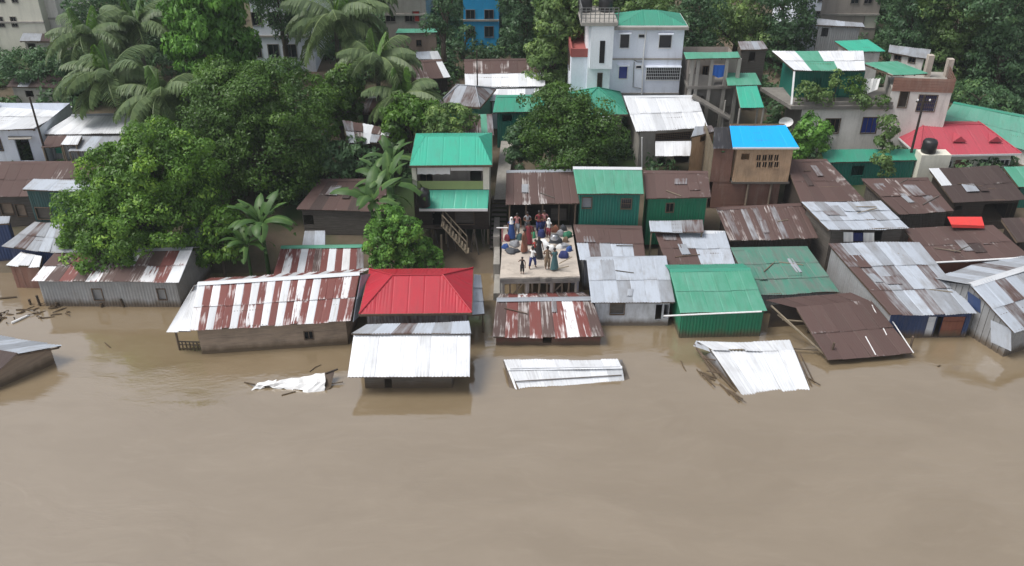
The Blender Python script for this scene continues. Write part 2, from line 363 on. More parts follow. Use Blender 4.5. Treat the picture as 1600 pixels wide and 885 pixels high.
def clip_sheets(T, parent, poly, width, pat, wave=.16, amp=.016, name='roof_sheet'):
    """same, over a flat convex polygon whose first edge is the eave (hips, triangles): strips cut to the outline"""
    A, Bq = poly[0], poly[1]; d = (Bq-A).normalized(); n = d.cross(poly[2]-A).normalized(); v = n.cross(d)
    pts = [((p-A).dot(d), (p-A).dot(v)) for p in poly]; umin = min(p[0] for p in pts); umax = max(p[0] for p in pts)
    def span(u):
        vs_ = []
        for k in range(len(pts)):
            (a, b), (c, e) = pts[k], pts[(k+1) % len(pts)]
            if abs(c-a) < 1e-9:
                if abs(u-a) < 1e-6: vs_ += [b, e]
            elif min(a, c)-1e-6 <= u <= max(a, c)+1e-6: vs_.append(b+(e-b)*(u-a)/(c-a))
        return (min(vs_), max(vs_)) if vs_ else (0, 0)
    cols = max(1, round((umax-umin)/width)); out = []
    for i in range(cols):
        a, b = umin+(umax-umin)*i/cols, umin+(umax-umin)*(i+1)/cols; ns = max(4, int((b-a)/wave)*2); V = []; uv = []; Q = []
        off = RNG.uniform(0, 40)
        for k in range(ns+1):
            u = min(max(a+(b-a)*k/ns, umin+1e-4), umax-1e-4); lo, hi = span(u)
            for vv in (lo, hi):
                V.append(tuple(A + d*u + v*vv + n*((amp if k % 2 else -amp)+.005*(i % 2)) - T.org)); uv.append((off+u, off+vv))
        for k in range(ns): Q.append((2*k, 2*k+2, 2*k+3, 2*k+1))
        out.append(link(name, fast_mesh(name, V, Q, uv, True), codes(pat, i), parent))
    return out
def roof_frame(T, q, drop=.07, rafters=4, mat='frame_wood', fascia=True):
    b = B(); n = (q[1]-q[0]).cross(q[3]-q[0]).normalized()
    for v in (.02, .35, .68, .97): b.beam(bil(q, .01, v)-n*drop, bil(q, .99, v)-n*drop, .06, .07)
    for k in range(rafters):
        u = .02+.96*k/(rafters-1); b.beam(bil(q, u, .03)-n*(drop+.07), bil(q, u, .96)-n*(drop+.07), .06, .08)
    return T.part('roof', b, mat)
def ridge_cap(T, parent, a, b, pitch=.35, mat='galvanised', wd=.22):
    d = (b-a).normalized(); s = Vector((-d.y, d.x, 0)).normalized()*wd; g = B(); z = Vector((0, 0, .045)); dz = Vector((0, 0, -wd*pitch))
    g.quad(a-s+dz+z, b-s+dz+z, b+z*1.3, a+z*1.3); g.quad(a+z*1.3, b+z*1.3, b+s+dz+z, a+s+dz+z)
    return T.part('ridge_cap', g, mat, parent)
def wall(T, p0, p1, z0, za, zb, style='flat', mat='concrete', openings=(), name='wall', seed=0, thick=.1, parent=None, label=None, pane='glass', frame='frame_wood'):
    """upright wall from p0 to p1 (seen from outside, left to right); top runs from za to zb; openings are
    (u0, u1, z0, z1, kind) in metres along the wall and absolute heights, or ('px', x0, y0, x1, y1, kind)"""
    rng = random.Random(seed*77+int(abs(p0[0]*13+p0[1]*7))); p0 = Vector((p0[0], p0[1], 0)); p1 = Vector((p1[0], p1[1], 0)); d = p1-p0; L = d.length; d.normalize(); n = Vector((d.y, -d.x, 0))
    ops = []
    for o in openings:
        if o[0] == 'px':
            a = PP(o[1], o[2], p0, n); c = PP(o[3], o[4], p0, n); e = PP(o[3], o[2], p0, n); f = PP(o[1], o[4], p0, n)
            us = sorted([((a-p0).dot(d)+(f-p0).dot(d))/2, ((c-p0).dot(d)+(e-p0).dot(d))/2]); zs = sorted([(a.z+e.z)/2, (c.z+f.z)/2])
            ops.append((max(.03, us[0]), min(L-.03, us[1]), max(z0+.03, zs[0]), min(min(za, zb)-.04, zs[1]), o[5] if len(o) > 5 else 'win', o[6] if len(o) > 6 else None))
        else: ops.append((*o[:4], o[4] if len(o) > 4 else 'win', o[5] if len(o) > 5 else None))
    ops = [o for o in ops if o[1]-o[0] > .05 and o[3]-o[2] > .05]
    zt = min(za, zb)
    ub = {0., L}; zz = {z0, zt}
    for o in ops: ub |= {o[0], o[1]}; zz |= {o[2], o[3]}
    ub0 = set(ub); zz0 = set(zz)
    if style == 'plank_h':
        z = z0
        while z < zt: zz.add(z); z += .19
    elif style == 'corr':
        k = 0
        while k*.09 < L: ub.add(k*.09); k += 1
    elif style == 'plank_v':
        u = 0
        while u < L: ub.add(u); u += .2*rng.uniform(.85, 1.15)
    ub = sorted(ub); zz = sorted(zz)
    def dedup(x, keep):
        r = [x[0]]
        for k in x[1:]:
            if k-r[-1] > .012: r.append(k)
            elif k in keep: r[-1] = k
        return r
    ub = dedup(ub, ub0); zz = dedup(zz, zz0)
    b = B(); offc = {}; offu = {}
    def pt(u, z, o): return p0 + d*u + Vector((0, 0, z)) + n*o
    lastbase = [0]*len(ub)
    for i in range(len(ub)-1):
        ua, uc = ub[i], ub[i+1]; base = rng.uniform(0, .018) if style == 'plank_v' else 0
        jit = rng.uniform(0, .02)
        for j in range(len(zz)):
            a = zz[j]; c = zz[j+1] if j+1 < len(zz) else None
            if c is None:
                if max(za, zb)-zt < .02: continue
                ta, tb = za+(zb-za)*ua/L, za+(zb-za)*uc/L
            else: ta = tb = c
            um, zm = (ua+uc)/2, (a+ta)/2
            if any(o[0] < um < o[1] and o[2] < zm < o[3] for o in ops): continue
            if style == 'plank_h': o1, o2, o3, o4 = .028, .028, 0, 0
            elif style == 'corr': e0, e1 = (.024 if i % 2 else 0), (0 if i % 2 else .024); o1, o2, o3, o4 = e0, e1, e1, e0
            else: o1 = o2 = o3 = o4 = base
            b.quad(pt(ua, a, o1), pt(uc, a, o2), pt(uc, tb, o3), pt(ua, ta, o4), [(ua, a), (uc, a), (uc, tb), (ua, ta)])
    for o in ops:      # reveals
        for (u, z, u2, z2) in ((o[0], o[2], o[0], o[3]), (o[1], o[3], o[1], o[2]), (o[0], o[3], o[1], o[3]), (o[1], o[2], o[0], o[2])):
            b.quad(pt(u, z, .02), pt(u2, z2, .02), pt(u2, z2, -thick), pt(u, z, -thick))
    w_ = T.part(name, b, mat, parent, label=label)
    for o in ops:
        kind = o[4]; u0, u1, za_, zb_ = o[:4]; top = parent or w_
        if kind == 'hole': continue
        f = B(); fw = .05
        if kind in ('win', 'grille', 'shut', 'lattice'):
            for (a, c, e, g) in ((u0-fw, u1+fw, za_-fw, za_), (u0-fw, u1+fw, zb_, zb_+fw), (u0-fw, u0, za_, zb_), (u1, u1+fw, za_, zb_)):
                f.hexa([pt(a, e, .05), pt(c, e, .05), pt(c, e, -.04), pt(a, e, -.04), pt(a, g, .05), pt(c, g, .05), pt(c, g, -.04), pt(a, g, -.04)])
            nb = 0 if kind == 'shut' else (max(1, int((u1-u0)/.45)) if kind == 'win' else max(3, int((u1-u0)/.14)))
            for k in range(nb):
                u = u0+(u1-u0)*(k+1)/(nb+1); f.beam(pt(u, za_, -.01), pt(u, zb_, -.01), .03 if kind == 'win' else .022)
            if kind in ('lattice', 'grille'):
                for k in range(1 if kind == 'lattice' else 3):
                    z = za_+(zb_-za_)*(k+1)/(2 if kind == 'lattice' else 4); f.beam(pt(u0, z, -.01), pt(u1, z, -.01), .025)
            wf = T.part('window', f, frame, w_ if parent is None else parent)
            pn = B(); pn.quad(pt(u0, za_, -thick*.8), pt(u1, za_, -thick*.8), pt(u1, zb_, -thick*.8), pt(u0, zb_, -thick*.8))
            T.part('pane', pn, o[5] or pane, w_ if parent is None else parent)
        elif kind == 'door':
            f.hexa([pt(u0+.02, za_, -.02), pt(u1-.02, za_, -.02), pt(u1-.02, za_, -.07), pt(u0+.02, za_, -.07), pt(u0+.02, zb_-.02, -.02), pt(u1-.02, zb_-.02, -.02), pt(u1-.02, zb_-.02, -.07), pt(u0+.02, zb_-.02, -.07)])
            for z in (za_+.35*(zb_-za_), za_+.75*(zb_-za_)): f.beam(pt(u0+.06, z, -.01), pt(u1-.06, z, -.01), .05, .03)
            T.part('door', f, o[5] or 'frame_wood', w_ if parent is None else parent)
    return w_
def base_z(p): return min(terr(p.x, p.y), 6)-.5
def shell(T, q, base=None, inset=.3, style='corr', mat='tin_wall', front=(), left=(), right=(), mats=None, drop=.12, back_h=None, sides='flrb', styles=None):
    """four walls under the roof quad q, tops following the roof"""
    A, Bq, C, D = q; ce = (A+Bq+C+D)/4
    def ins(p, f):
        v = p-ce; l = Vector((v.x, v.y, 0)).length; k = max(.2, 1-inset*1.25/l) ; r = ce+v*k; return r
    a, b_, c, d = [ins(p, 0) for p in q]; zb = base if base is not None else min(base_z(p) for p in (a, b_, c, d))
    m = lambda k: (mats or {}).get(k, mat); st = lambda k: (styles or {}).get(k, style)
    if 'f' in sides: wall(T, a, b_, zb, a.z-drop, b_.z-drop, st('f'), m('f'), front, 'wall', 1)
    if 'r' in sides: wall(T, b_, c, zb, b_.z-drop, c.z-drop, st('r'), m('r'), right, 'wall', 2)
    if 'b' in sides: wall(T, c, d, zb, c.z-drop, d.z-drop, st('b'), m('b'), (), 'wall', 3)
    if 'l' in sides: wall(T, d, a, zb, d.z-drop, a.z-drop, st('l'), m('l'), left, 'wall', 4)
    return a, b_, c, d
def back_of(q, pitch=None, k=1.0):
    """the far slope of a gable roof, mirrored over the ridge"""
    A, Bq, C, D = q
    def mir(e, r): return Vector((r.x+(r.x-e.x)*k, r.y+(r.y-e.y)*k, r.z-(r.z-e.z)*k))
    return [mir(Bq, C), mir(A, D), D, C]
def house(name, label, px, Y, pitch, cols, rows, pat, cat='house', gable=0.0, cap='galvanised', base=None, inset=.3, style='corr', mat='tin_wall',
          front=(), left=(), right=(), mats=None, styles=None, rough=.02, wave=.15, sides='flrb', group=None, backpat=None, overrides=None, drop=.12, seed=None, amp=.017, patch=0, patchpat='gyGr'):
    q = slope(px, Y, pitch); org = (q[0]+q[1]+q[2]+q[3])/4; org.z = max(0, terr(org.x, org.y))
    T = Thing(name, label, cat, org, group); T.q = q
    r = roof_frame(T, q); sheets(T, r, q, cols, rows, pat, rough=rough, wave=wave, overrides=overrides, seed=seed, amp=amp)
    foot = q
    if gable:
        g = back_of(q, k=gable); sheets(T, r, g, cols, max(1, rows-1), backpat or pat, rough=rough, wave=wave)
        foot = [q[0], q[1], g[0], g[1]]
    if cap: ridge_cap(T, r, q[3], q[2], .3, cap)
    T.roof = r
    if patch: patches(T, r, q, patch, patchpat, int(abs(q[0].x*100)))
    if gable:
        A, Bq, C, D = foot; ce = (A+Bq+C+D)/4
        ins = lambda p: ce+(p-ce)*max(.3, 1-inset*1.25/Vector((p.x-ce.x, p.y-ce.y, 0)).length)
        a, b_, c, d = map(ins, foot); zb = base if base is not None else min(base_z(p) for p in (a, b_, c, d))
        m = lambda k: (mats or {}).get(k, mat); st = lambda k: (styles or {}).get(k, style)
        rl = D_ = ce+(q[3]-ce)*.93; rr = ce+(q[2]-ce)*.93
        wall(T, a, b_, zb, a.z-drop, b_.z-drop, st('f'), m('f'), front); wall(T, c, d, zb, c.z-drop, d.z-drop, st('b'), m('b'))
        zr = q[3].z-drop-.04
        for (p0, p1, k, op) in ((b_, c, 'r', right), (d, a, 'l', left)):
            wall(T, p0, p1, zb, p0.z-drop, p1.z-drop, st(k), m(k), op)
            g_ = B(); mid = (p0+p1)/2; e = q[2] if k == 'r' else q[3]
            dd = Vector((p1.x-p0.x, p1.y-p0.y, 0)); t_ = (Vector((e.x-p0.x, e.y-p0.y, 0)).dot(dd))/dd.length_squared
            mp = p0.lerp(p1, t_); g_.tri((p0.x, p0.y, p0.z-drop), (p1.x, p1.y, p1.z-drop), (mp.x, mp.y, zr)); T.part('gable', g_, m(k))
        T.foot = (a, b_, c, d)
    else: T.foot = shell(T, q, base, inset, style, mat, front, left, right, mats, drop, sides=sides, styles=styles)
    return T
def hip_roof(T, A, Bq, depth, pitch, pat, width=.85, parent=None, over=0, frame='frame_wood', cap=None, ridge_frac=None):
    """hip roof over a rectangle: eave A-B in front, depth backwards"""
    d, v, n = plane_from(A, Bq, 0); L = (Bq-A).length; up = Vector((-d.y, d.x, 0)); C = Bq+up*depth; D = A+up*depth
    ins = min(depth/2, L/2-.05) if ridge_frac is None else L*ridge_frac
    h = Vector((0, 0, math.tan(math.radians(pitch))*depth/2)); R1 = A+d*ins+up*depth/2+h; R2 = Bq-d*ins+up*depth/2+h
    f = B()
    for a, b in ((A, Bq), (Bq, C), (C, D), (D, A)): f.beam(a-Vector((0, 0, .07)), b-Vector((0, 0, .07)), .06, .13)
    for a, b in ((A, R1), (D, R1), (Bq, R2), (C, R2), (R1, R2)): f.beam(a-Vector((0, 0, .09)), b-Vector((0, 0, .09)), .06, .08)
    r = T.part('roof', f, frame, parent)
    for poly in ([A, Bq, R2, R1], [Bq, C, R2], [C, D, R1, R2], [D, A, R1]): clip_sheets(T, r, poly, width, pat)
    if cap:
        g = B()
        for a, b in ((A, R1), (D, R1), (Bq, R2), (C, R2), (R1, R2)): g.tube([a+Vector((0, 0, .03)), b+Vector((0, 0, .03))], .045, 5)
        T.part('ridge_cap', g, cap, r)
    return r, (A, Bq, C, D, R1, R2)
def walls_rect(T, A, Bq, C, D, z0, z1, style, mat, inset=.3, front=(), left=(), right=(), back=(), mats=None, **k):
    ce = (A+Bq+C+D)/4
    def ins(p):
        r = p-ce; x = (Bq-A).normalized(); y = (D-A).normalized(); a, b = r.dot(x), r.dot(y)
        return ce + x*(a-math.copysign(inset, a)) + y*(b-math.copysign(inset, b))
    a, b, c, d = map(ins, (A, Bq, C, D)); m = lambda k_: (mats or {}).get(k_, mat)
    wall(T, a, b, z0, z1, z1, style, m('f'), front, **k); wall(T, b, c, z0, z1, z1, style, m('r'), right, **k)
    wall(T, c, d, z0, z1, z1, style, m('b'), back, **k); wall(T, d, a, z0, z1, z1, style, m('l'), left, **k)
    return a, b, c, d
def slab(T, name, pts, th, mat, parent=None, label=None):
    b = B(); lo = [Vector((p.x, p.y, p.z-th)) for p in pts]; b.hexa(lo+list(pts)); return T.part(name, b, mat, parent, label=label)
def posts(T, pts, z0, z1, r=.05, mat='bamboo', name='post', lean=.06):
    for p in pts:
        b = B(); b.tube([(p[0]+RNG.uniform(-lean, lean), p[1]+RNG.uniform(-lean, lean), z0), (p[0], p[1], z1)], r, 6); T.part(name, b, mat)
# ---------------------------------------------------------------- the setting
def grid(name, xs, ys, zf, mat):
    V = [(x, y, zf(x, y)) for y in ys for x in xs]; n = len(xs)
    Q = [(j*n+i, j*n+i+1, (j+1)*n+i+1, (j+1)*n+i) for j in range(len(ys)-1) for i in range(n-1)]
    o = link(name, fast_mesh(name, V, Q, None, True), mat); o['kind'] = 'structure'; return o
grid('ground', np.linspace(-500, 500, 126).tolist(), list(range(-60, 36, 12))+list(np.arange(36, 110, 1.5))+list(range(112, 412, 20)), terr, 'ground')
grid('water', [-500, -100, 0, 100, 500], [-120, 0, 30, 56], lambda x, y: 0.0, 'flood_water')

# ---------------------------------------------------------------- houses standing in the flood
# tin house under the bright tree
house('tin_house', 'grey tin-walled house with rust-and-white striped roof under the bright green tree', [(50, 438), (280, 440), (302, 388), (88, 392)], 43.9, 24, 11, 2,
      ['psRspsrspRw', 'rsRsrspsrRp'], patch=2, patchpat='yg', gable=.9, mat='tin_wall', base=-1.5, inset=.22,
      front=[('px', 146, 452, 160, 469, 'shut', 'tin_wall'), ('px', 247, 452, 259, 468, 'shut', 'tin_wall')], rough=.05)
# long striped roof
T = house('striped_house', 'long house with boldly red-and-white striped roof and pale plank wall', [(297, 516), (548, 500), (562, 427), (309, 443)], 39.0, 25, 21, 2,
      ['pRwRRwRpRwRwRpRwRRwRR', 'wRpRRwRwRwRwRpRwRRRpR'], gable=.85, cap='white_sheet', style='plank_h', mat='plank_pale', base=-1.5, inset=.28,
      front=[('px', 476, 518, 489, 530, 'win', 'void')], rough=.04)
q = T.q
fl = [P(262, 517, 1.35), q[0]+Vector((.02, 0, -.03)), q[3]+Vector((.02, 0, -.03)), P(303, 447, 3.0)]
g = B(); g.beam(fl[0]-Vector((0, 0, .05)), fl[3]-Vector((0, 0, .05)), .05); g.beam(fl[0]-Vector((0, 0, .05)), fl[1]-Vector((0, 0, .05)), .05)
fr = T.part('side_roof', g, 'frame_wood'); sheets(T, fr, fl, 2, 1, 'wW', rough=.06)
g = B()                                     # porch rail on the left
a = P(281, 547, 0); b = P(316, 548, 0)
for k in range(7): g.beam(a.lerp(b, k/6)+Vector((0, 0, -.3)), a.lerp(b, k/6)+Vector((0, 0, .55)), .06)
for z in (.1, .35, .55): g.beam(a+Vector((0, 0, z)), b+Vector((0, 0, z)), .05)
T.part('porch_rail', g, 'plank_grey')
posts(T, [(a.x, a.y)], -.6, 1.45, .06, 'frame_wood', 'post', 0)
g = B(); e0, e1 = T.foot[1], q[2]
s1 = [q[1]+Vector((.05, 0, -.1)), P(563, 492, 1.3), P(578, 428, 2.5), q[2]+Vector((.05, 0, -.12))]
fr = T.part('side_roof', g if g.v else (g.beam(s1[1], s1[2], .05) or g), 'frame_wood'); sheets(T, fr, s1, 1, 2, 'G', rough=.05)

# red hipped roof with the white porch roof in front: one house
A = PY(561, 491, 39.5); Bq = P(737, 489, A.z)
T = Thing('red_roof_house', 'house with glossy red hipped roof behind the white front roof', 'house', ((A.x+Bq.x)/2, A.y+2, 0))
r, c = hip_roof(T, A, Bq, 4.7, 22, 'h', .9, cap='red_sheet', ridge_frac=.27)
walls_rect(T, *c[:4], -1.5, A.z-.08, 'corr', 'galvanised_rusty', .35)
sd_ = [P(733, 492, 1.7), P(757, 490, 1.3), P(751, 430, 1.75), Bq+Vector((-.05, 4.2, -.15))]
g = B(); g.beam(sd_[0]-Vector((0, 0, .08)), sd_[1]-Vector((0, 0, .08)), .06); g.beam(sd_[1]-Vector((0, 0, .08)), sd_[2]-Vector((0, 0, .08)), .06)
fr = T.part('side_roof', g, 'frame_wood'); sheets(T, fr, sd_, 1, 3, 'G', rough=.04)
posts(T, [(sd_[1].x-.1, sd_[1].y+.1), (sd_[2].x-.1, sd_[2].y-.1)], -1.5, 1.25, .05, 'frame_wood')
T = house('porch_house', 'low shack with bright white corrugated roof in front of the red roof', [(543, 589), (734, 589), (735, 518), (553, 520)], 35.6, 18, 9, 1, 'W', cap=None,
      style='plank_v', mat='plank_grey', base=-1.5, inset=.1, amp=.03, wave=.2, sides='b', rough=.012)
q = T.q; a = P(571, 607, 0); b = P(707, 606, 0)
wall(T, a, b, -1.5, 1.15, 1.15, 'plank_v', 'plank_grey', [('px', 601, 592, 612, 606, 'hole')], seed=5); wall(T, b, b+Vector((.2, 2.2, 0)), -1.5, 1.15, 1.8, 'plank_v', 'plank_grey'); wall(T, a+Vector((-.2, 2.2, 0)), a, -1.5, 1.8, 1.15, 'plank_v', 'plank_grey')
g2 = slope([(549, 521), (736, 520), (733, 502), (572, 507)], 38.0, 10)
g = B(); g.beam(g2[0]-Vector((0, 0, .06)), g2[1]-Vector((0, 0, .06)), .06); fr = T.part('upper_roof', g, 'frame_wood'); sheets(T, fr, g2, 6, 1, 'gGyGgG', rough=.03)

# rusty low roof below the platform
house('rusty_low_house', 'low shack with rusty red corrugated roof below the concrete platform', [(769, 527), (945, 526), (926, 466), (776, 468)], 39.9, 22, 9, 1, 'sRsRsRpRs', patch=1, patchpat='y', gable=.7,
      style='plank_h', mat='red_rust', base=-1.5, inset=.2, front=[('px', 848, 527, 862, 536, 'hole')], rough=.05, wave=.19, amp=.022)
# house with the pale grey roof and whitewashed wall
house('whitewashed_house', 'house with pale grey metal roof and whitewashed wall beside the green hut', [(924, 473), (1055, 473), (1041, 402), (916, 404)], 41.75, 10, 6, 2, ['GGgGGg', 'GgGGGG'],
      cap='galvanised_pale', patch=1, patchpat='g', mat='white_wall', style='flat', base=-1.5, inset=.25, mats={'l': 'bright_blue_cloth'},
      front=[('px', 954, 475, 975, 491, 'shut', 'plank_grey'), ('px', 1024, 476, 1034, 500, 'hole'), ('px', 1037, 476, 1049, 497, 'hole')])
# green hut
T = house('green_hut', 'mint green roofed hut with emerald walls standing in the flood', [(1063, 489), (1199, 486), (1172, 420), (1046, 422)], 40.6, 15, 6, 2, ['mmmmmm', 'mmmmmm'],
      gable=.35, cap='teal_sheet', mat='emerald_wall', style='corr', base=-1.5, inset=.15, backpat='t', rough=.015)
g = B(); g.tube([P(1037, 494, 1.65), P(1100, 491, 1.72), P(1190, 487, 1.78)], .045); T.part('eave_pole', g, 'white_paint')
# old green roof
house('old_green_house', 'house with weathered dark green roof between the green hut and the grey roof', [(1177, 461), (1312, 456), (1262, 387), (1142, 389)], 43.0, 12, 6, 3, 'oOoooo'.replace('O', 'o'), patch=3, patchpat='oog', mat='tin_wall', base=-1.5, inset=.2, cap='old_green_sheet', rough=.05)
# collapsed brown roof
q = slope([(1293, 563), (1428, 552), (1361, 470), (1243, 480)], 38.2, 20)
T = Thing('leaning_brown_house', 'open-sided shed with dark brown roof slumping into the water', 'shed', ((q[0]+q[1])/2).xy.to_3d())
r = roof_frame(T, q, rafters=6); sheets(T, r, q, 6, 2, ['rrrrrr', 'rrrrrr'], rough=.05, amp=.014)
q2 = [q[3]+Vector((0, 0, -.06)), q[2]+Vector((0, 0, -.06)), P(1330, 457, 1.9), P(1195, 469, 1.75)]
sheets(T, r, q2, 5, 1, 'r', rough=.06)
g = B()
for (a, b) in (((1362, 478), (1385, 525)), ((1392, 500), (1427, 553)), ((1352, 527), (1368, 556))): g.beam(PP(*a, q[0], (q[1]-q[0]).cross(q[3]-q[0]).normalized())+Vector((0, 0, .05)), PP(*b, q[0], (q[1]-q[0]).cross(q[3]-q[0]).normalized())+Vector((0, 0, .05)), .05, .03)
T.part('batten', g, 'white_paint', r)
pp = [P(1298, 560, 0), P(1262, 520, 0), P(1218, 500, 0), P(1420, 550, 0), P(1368, 500, 0)]
posts(T, [(p.x, p.y) for p in pp], -1.5, 1.0, .06, 'frame_wood')
g = B(); g.beam(P(1205, 478, 1.6), P(1290, 556, .3), .07); g.beam(P(1222, 500, .9), P(1262, 503, .9), .06); g.beam(P(1240, 545, .25), P(1296, 548, .3), .06); g.beam(P(1215, 492, 1.2), P(1275, 540, .2), .05)
T.part('side_frame', g, 'bamboo')
wall(T, (q2[3].x+.4, q2[3].y-.1, 0), (q2[2].x, q2[2].y-.1, 0), -1.5, 1.5, 1.65, 'plank_h', 'plank_dark')
wall(T, q[1]-Vector((.3, -.3, 0)), q[2]-Vector((.3, .3, 0)), -1.5, .3, 1.4, 'plank_v', 'plank_grey')
# big grey-and-rust roof
T = house('grey_roof_house', 'large house with deep patchy grey metal roof and a rusty left edge', [(1392, 492), (1527, 490), (1437, 379), (1294, 381)], 40.5, 10, 8, 3, ['rygGyggG', 'rygyGGyg', 'ygGgGgGg'],
      cap=None, patch=3, patchpat='rgyg', mat='tin_wall', base=-1.5, inset=.2, rough=.05, mats={'f': 'blue_tarp'},
      front=[('px', 1447, 495, 1460, 526, 'door', 'white_sheet'), ('px', 1461, 495, 1470, 526, 'hole'), ('px', 1470, 495, 1505, 526, 'door', 'orange_board')])
# right-hand house at the frame edge
A = PY(1585, 519, 38.6); R = P(1516, 445, A.z+1.15); e = Vector((R.x-A.x, R.y-A.y, 0)); sd2 = Vector((e.y, -e.x, 0)).normalized()*6.5
T = Thing('tin_gable_house', 'grey corrugated gable house at the water edge, far right of the photo', 'house', (A.x+2, A.y+2, 0))
q = [A, A+sd2, R+sd2, R]; r = roof_frame(T, q); sheets(T, r, q, 8, 2, ['GygGyGgG', 'GGyGgyGG'], rough=.04, amp=.025, wave=.22)
g2 = back_of(q, k=.75); sheets(T, r, g2, 8, 1, 'gGgyGgGg', rough=.04); ridge_cap(T, r, R, R+sd2, .35, 'white_sheet')
dn = sd2.normalized(); a = A+e.normalized()*.3+dn*.25; d_ = g2[1]-e.normalized()*.3+dn*.25; k = (R-A).length; mp = R+dn*.25
g = B(); N = 26
for i in range(N):                            # left gable wall as upright tin panels of uneven tone
    p0, p1 = d_.lerp(a, i/N), d_.lerp(a, (i+1)/N)
    def top(p):
        s = (p-a).xy.length/((d_-a).xy.length); m = (mp-a).xy.length/((d_-a).xy.length)
        return (a.z+(mp.z-a.z)*s/m if s < m else mp.z+(d_.z-mp.z)*(s-m)/(1-m))-.12
    o = dn*(-.03 if i % 2 else 0); g.quad((p0.x+o.x, p0.y+o.y, -1.5), (p1.x+o.x, p1.y+o.y, -1.5), (p1.x+o.x, p1.y+o.y, top(p1)), (p0.x+o.x, p0.y+o.y, top(p0)), [(i*.2, 0), (i*.2+.2, 0), (i*.2+.2, 3), (i*.2, 3)])
T.part('wall', g, 'tin_wall')
wall(T, a, a+sd2, -1.5, a.z-.1, a.z-.1, 'corr', 'tin_wall'); wall(T, d_+sd2, d_, -1.5, d_.z-.1, d_.z-.1, 'corr', 'tin_wall')
for (x0, y0, x1, y1, mt) in ((1492, 470, 1508, 505, 'plank_dark'), (1512, 455, 1532, 476, 'blue_tarp'), (1548, 500, 1580, 535, 'galvanised_pale')):
    nn = Vector((-dn.x, -dn.y, 0)); o = a+nn*.05; g = B(); g.quad(PP(x0, y1, o, nn), PP(x1, y1+14, o, nn), PP(x1, y0+14, o, nn), PP(x0, y0, o, nn)); T.part('wall_patch', g, mt)
# half-sunk house at the left frame edge
ap = P(28, 552, 1.55); ea = P(97, 540, .95); ridge_d = Vector((-5.5, 1.3, 0)); cross = Vector((ea.x-ap.x, ea.y-ap.y, ea.z-ap.z))
T = Thing('sunken_house', 'half-sunk house with grey tin roof at the left edge of the photo', 'house', (ap.x-1.5, ap.y, 0))
bq = [ea, ea+ridge_d, ap+ridge_d, ap]; r = roof_frame(T, bq); sheets(T, r, bq, 6, 1, 'GgGgGg', rough=.04, amp=.022, wave=.2)
fe = ap+Vector((-cross.x, -cross.y, cross.z))*1.15+Vector((0, 0, -.5)); fq = [fe+ridge_d, fe, ap, ap+ridge_d]; sheets(T, r, fq, 6, 1, 'rydrrd', rough=.05)
pa, pb = ap.lerp(ea, .78)+ridge_d*.03, ap.lerp(fe, .9)+ridge_d*.03; pm = ap+ridge_d*.03
g = B(); g.quad((pb.x, pb.y, -1.5), (pa.x, pa.y, -1.5), (pa.x, pa.y, pa.z-.1), (pb.x, pb.y, pb.z-.1)); g.tri((pb.x, pb.y, pb.z-.1), (pa.x, pa.y, pa.z-.1), (pm.x, pm.y, pm.z-.1)); T.part('gable', g, 'plank_pale')
wall(T, pa, pa+ridge_d*.93, -1.5, pa.z-.1, pa.z-.1, 'plank_h', 'plank_pale')
wall(T, pb+ridge_d*.93, pb, -1.5, pb.z-.1, pb.z-.1, 'plank_h', 'plank_pale')

# ---------------------------------------------------------------- roofs awash in the water
T = Thing('sunken_white_roof', 'white tin roof barely above the brown water in mid river', 'roof', P(880, 585, 0))
A_, B_ = P(806, 611, -.04), P(976, 596, -.04); R1, R2 = P(793, 577, .52), P(972, 574, .52); K1, K2 = P(787, 563, .30), P(966, 563, .34)
f1 = [A_, B_, R2, R1]; g = B()
for (a, b) in ((R1, R2), (A_, R1), (B_, R2), (K1, R1), (K2, R2)): g.beam(a-Vector((0, 0, .06)), b-Vector((0, 0, .06)), .06)
r = T.part('roof_frame', g, 'plank_grey')
sheets(T, r, f1, 7, 1, 'WWwWWWw', rough=.06); sheets(T, r, [R1, R2, K2, K1][0:4] if 0 else [K2, K1, R1, R2], 7, 1, 'W', rough=.04)
ridge_cap(T, r, R1, R2, .35, 'bright_sheet', .12)
for v in (.04, .62):
    g = B(); up_ = Vector((0, 0, .06)); g.beam(bil(f1, .02, 1-v)+up_, bil(f1, .98, 1-v)+up_, .05, .03); T.part('batten', g, 'galvanised', r)
g = B(); e0, e1 = P(984, 592, .0), P(972, 562, .28); g.quad(B_+Vector((0, 0, .05)), e0, e1, K2); g.quad(B_+Vector((.05, 0, .03)), e0, P(984, 594, -.3), P(976, 598, -.3)); T.part('end_flap', g, 'galvanised', r)
g = B(); g.quad(P(786, 562, .3), P(795, 575, .5), P(812, 610, 0), P(796, 606, 0)); T.part('end_flap', g, 'galvanised_rusty', r)

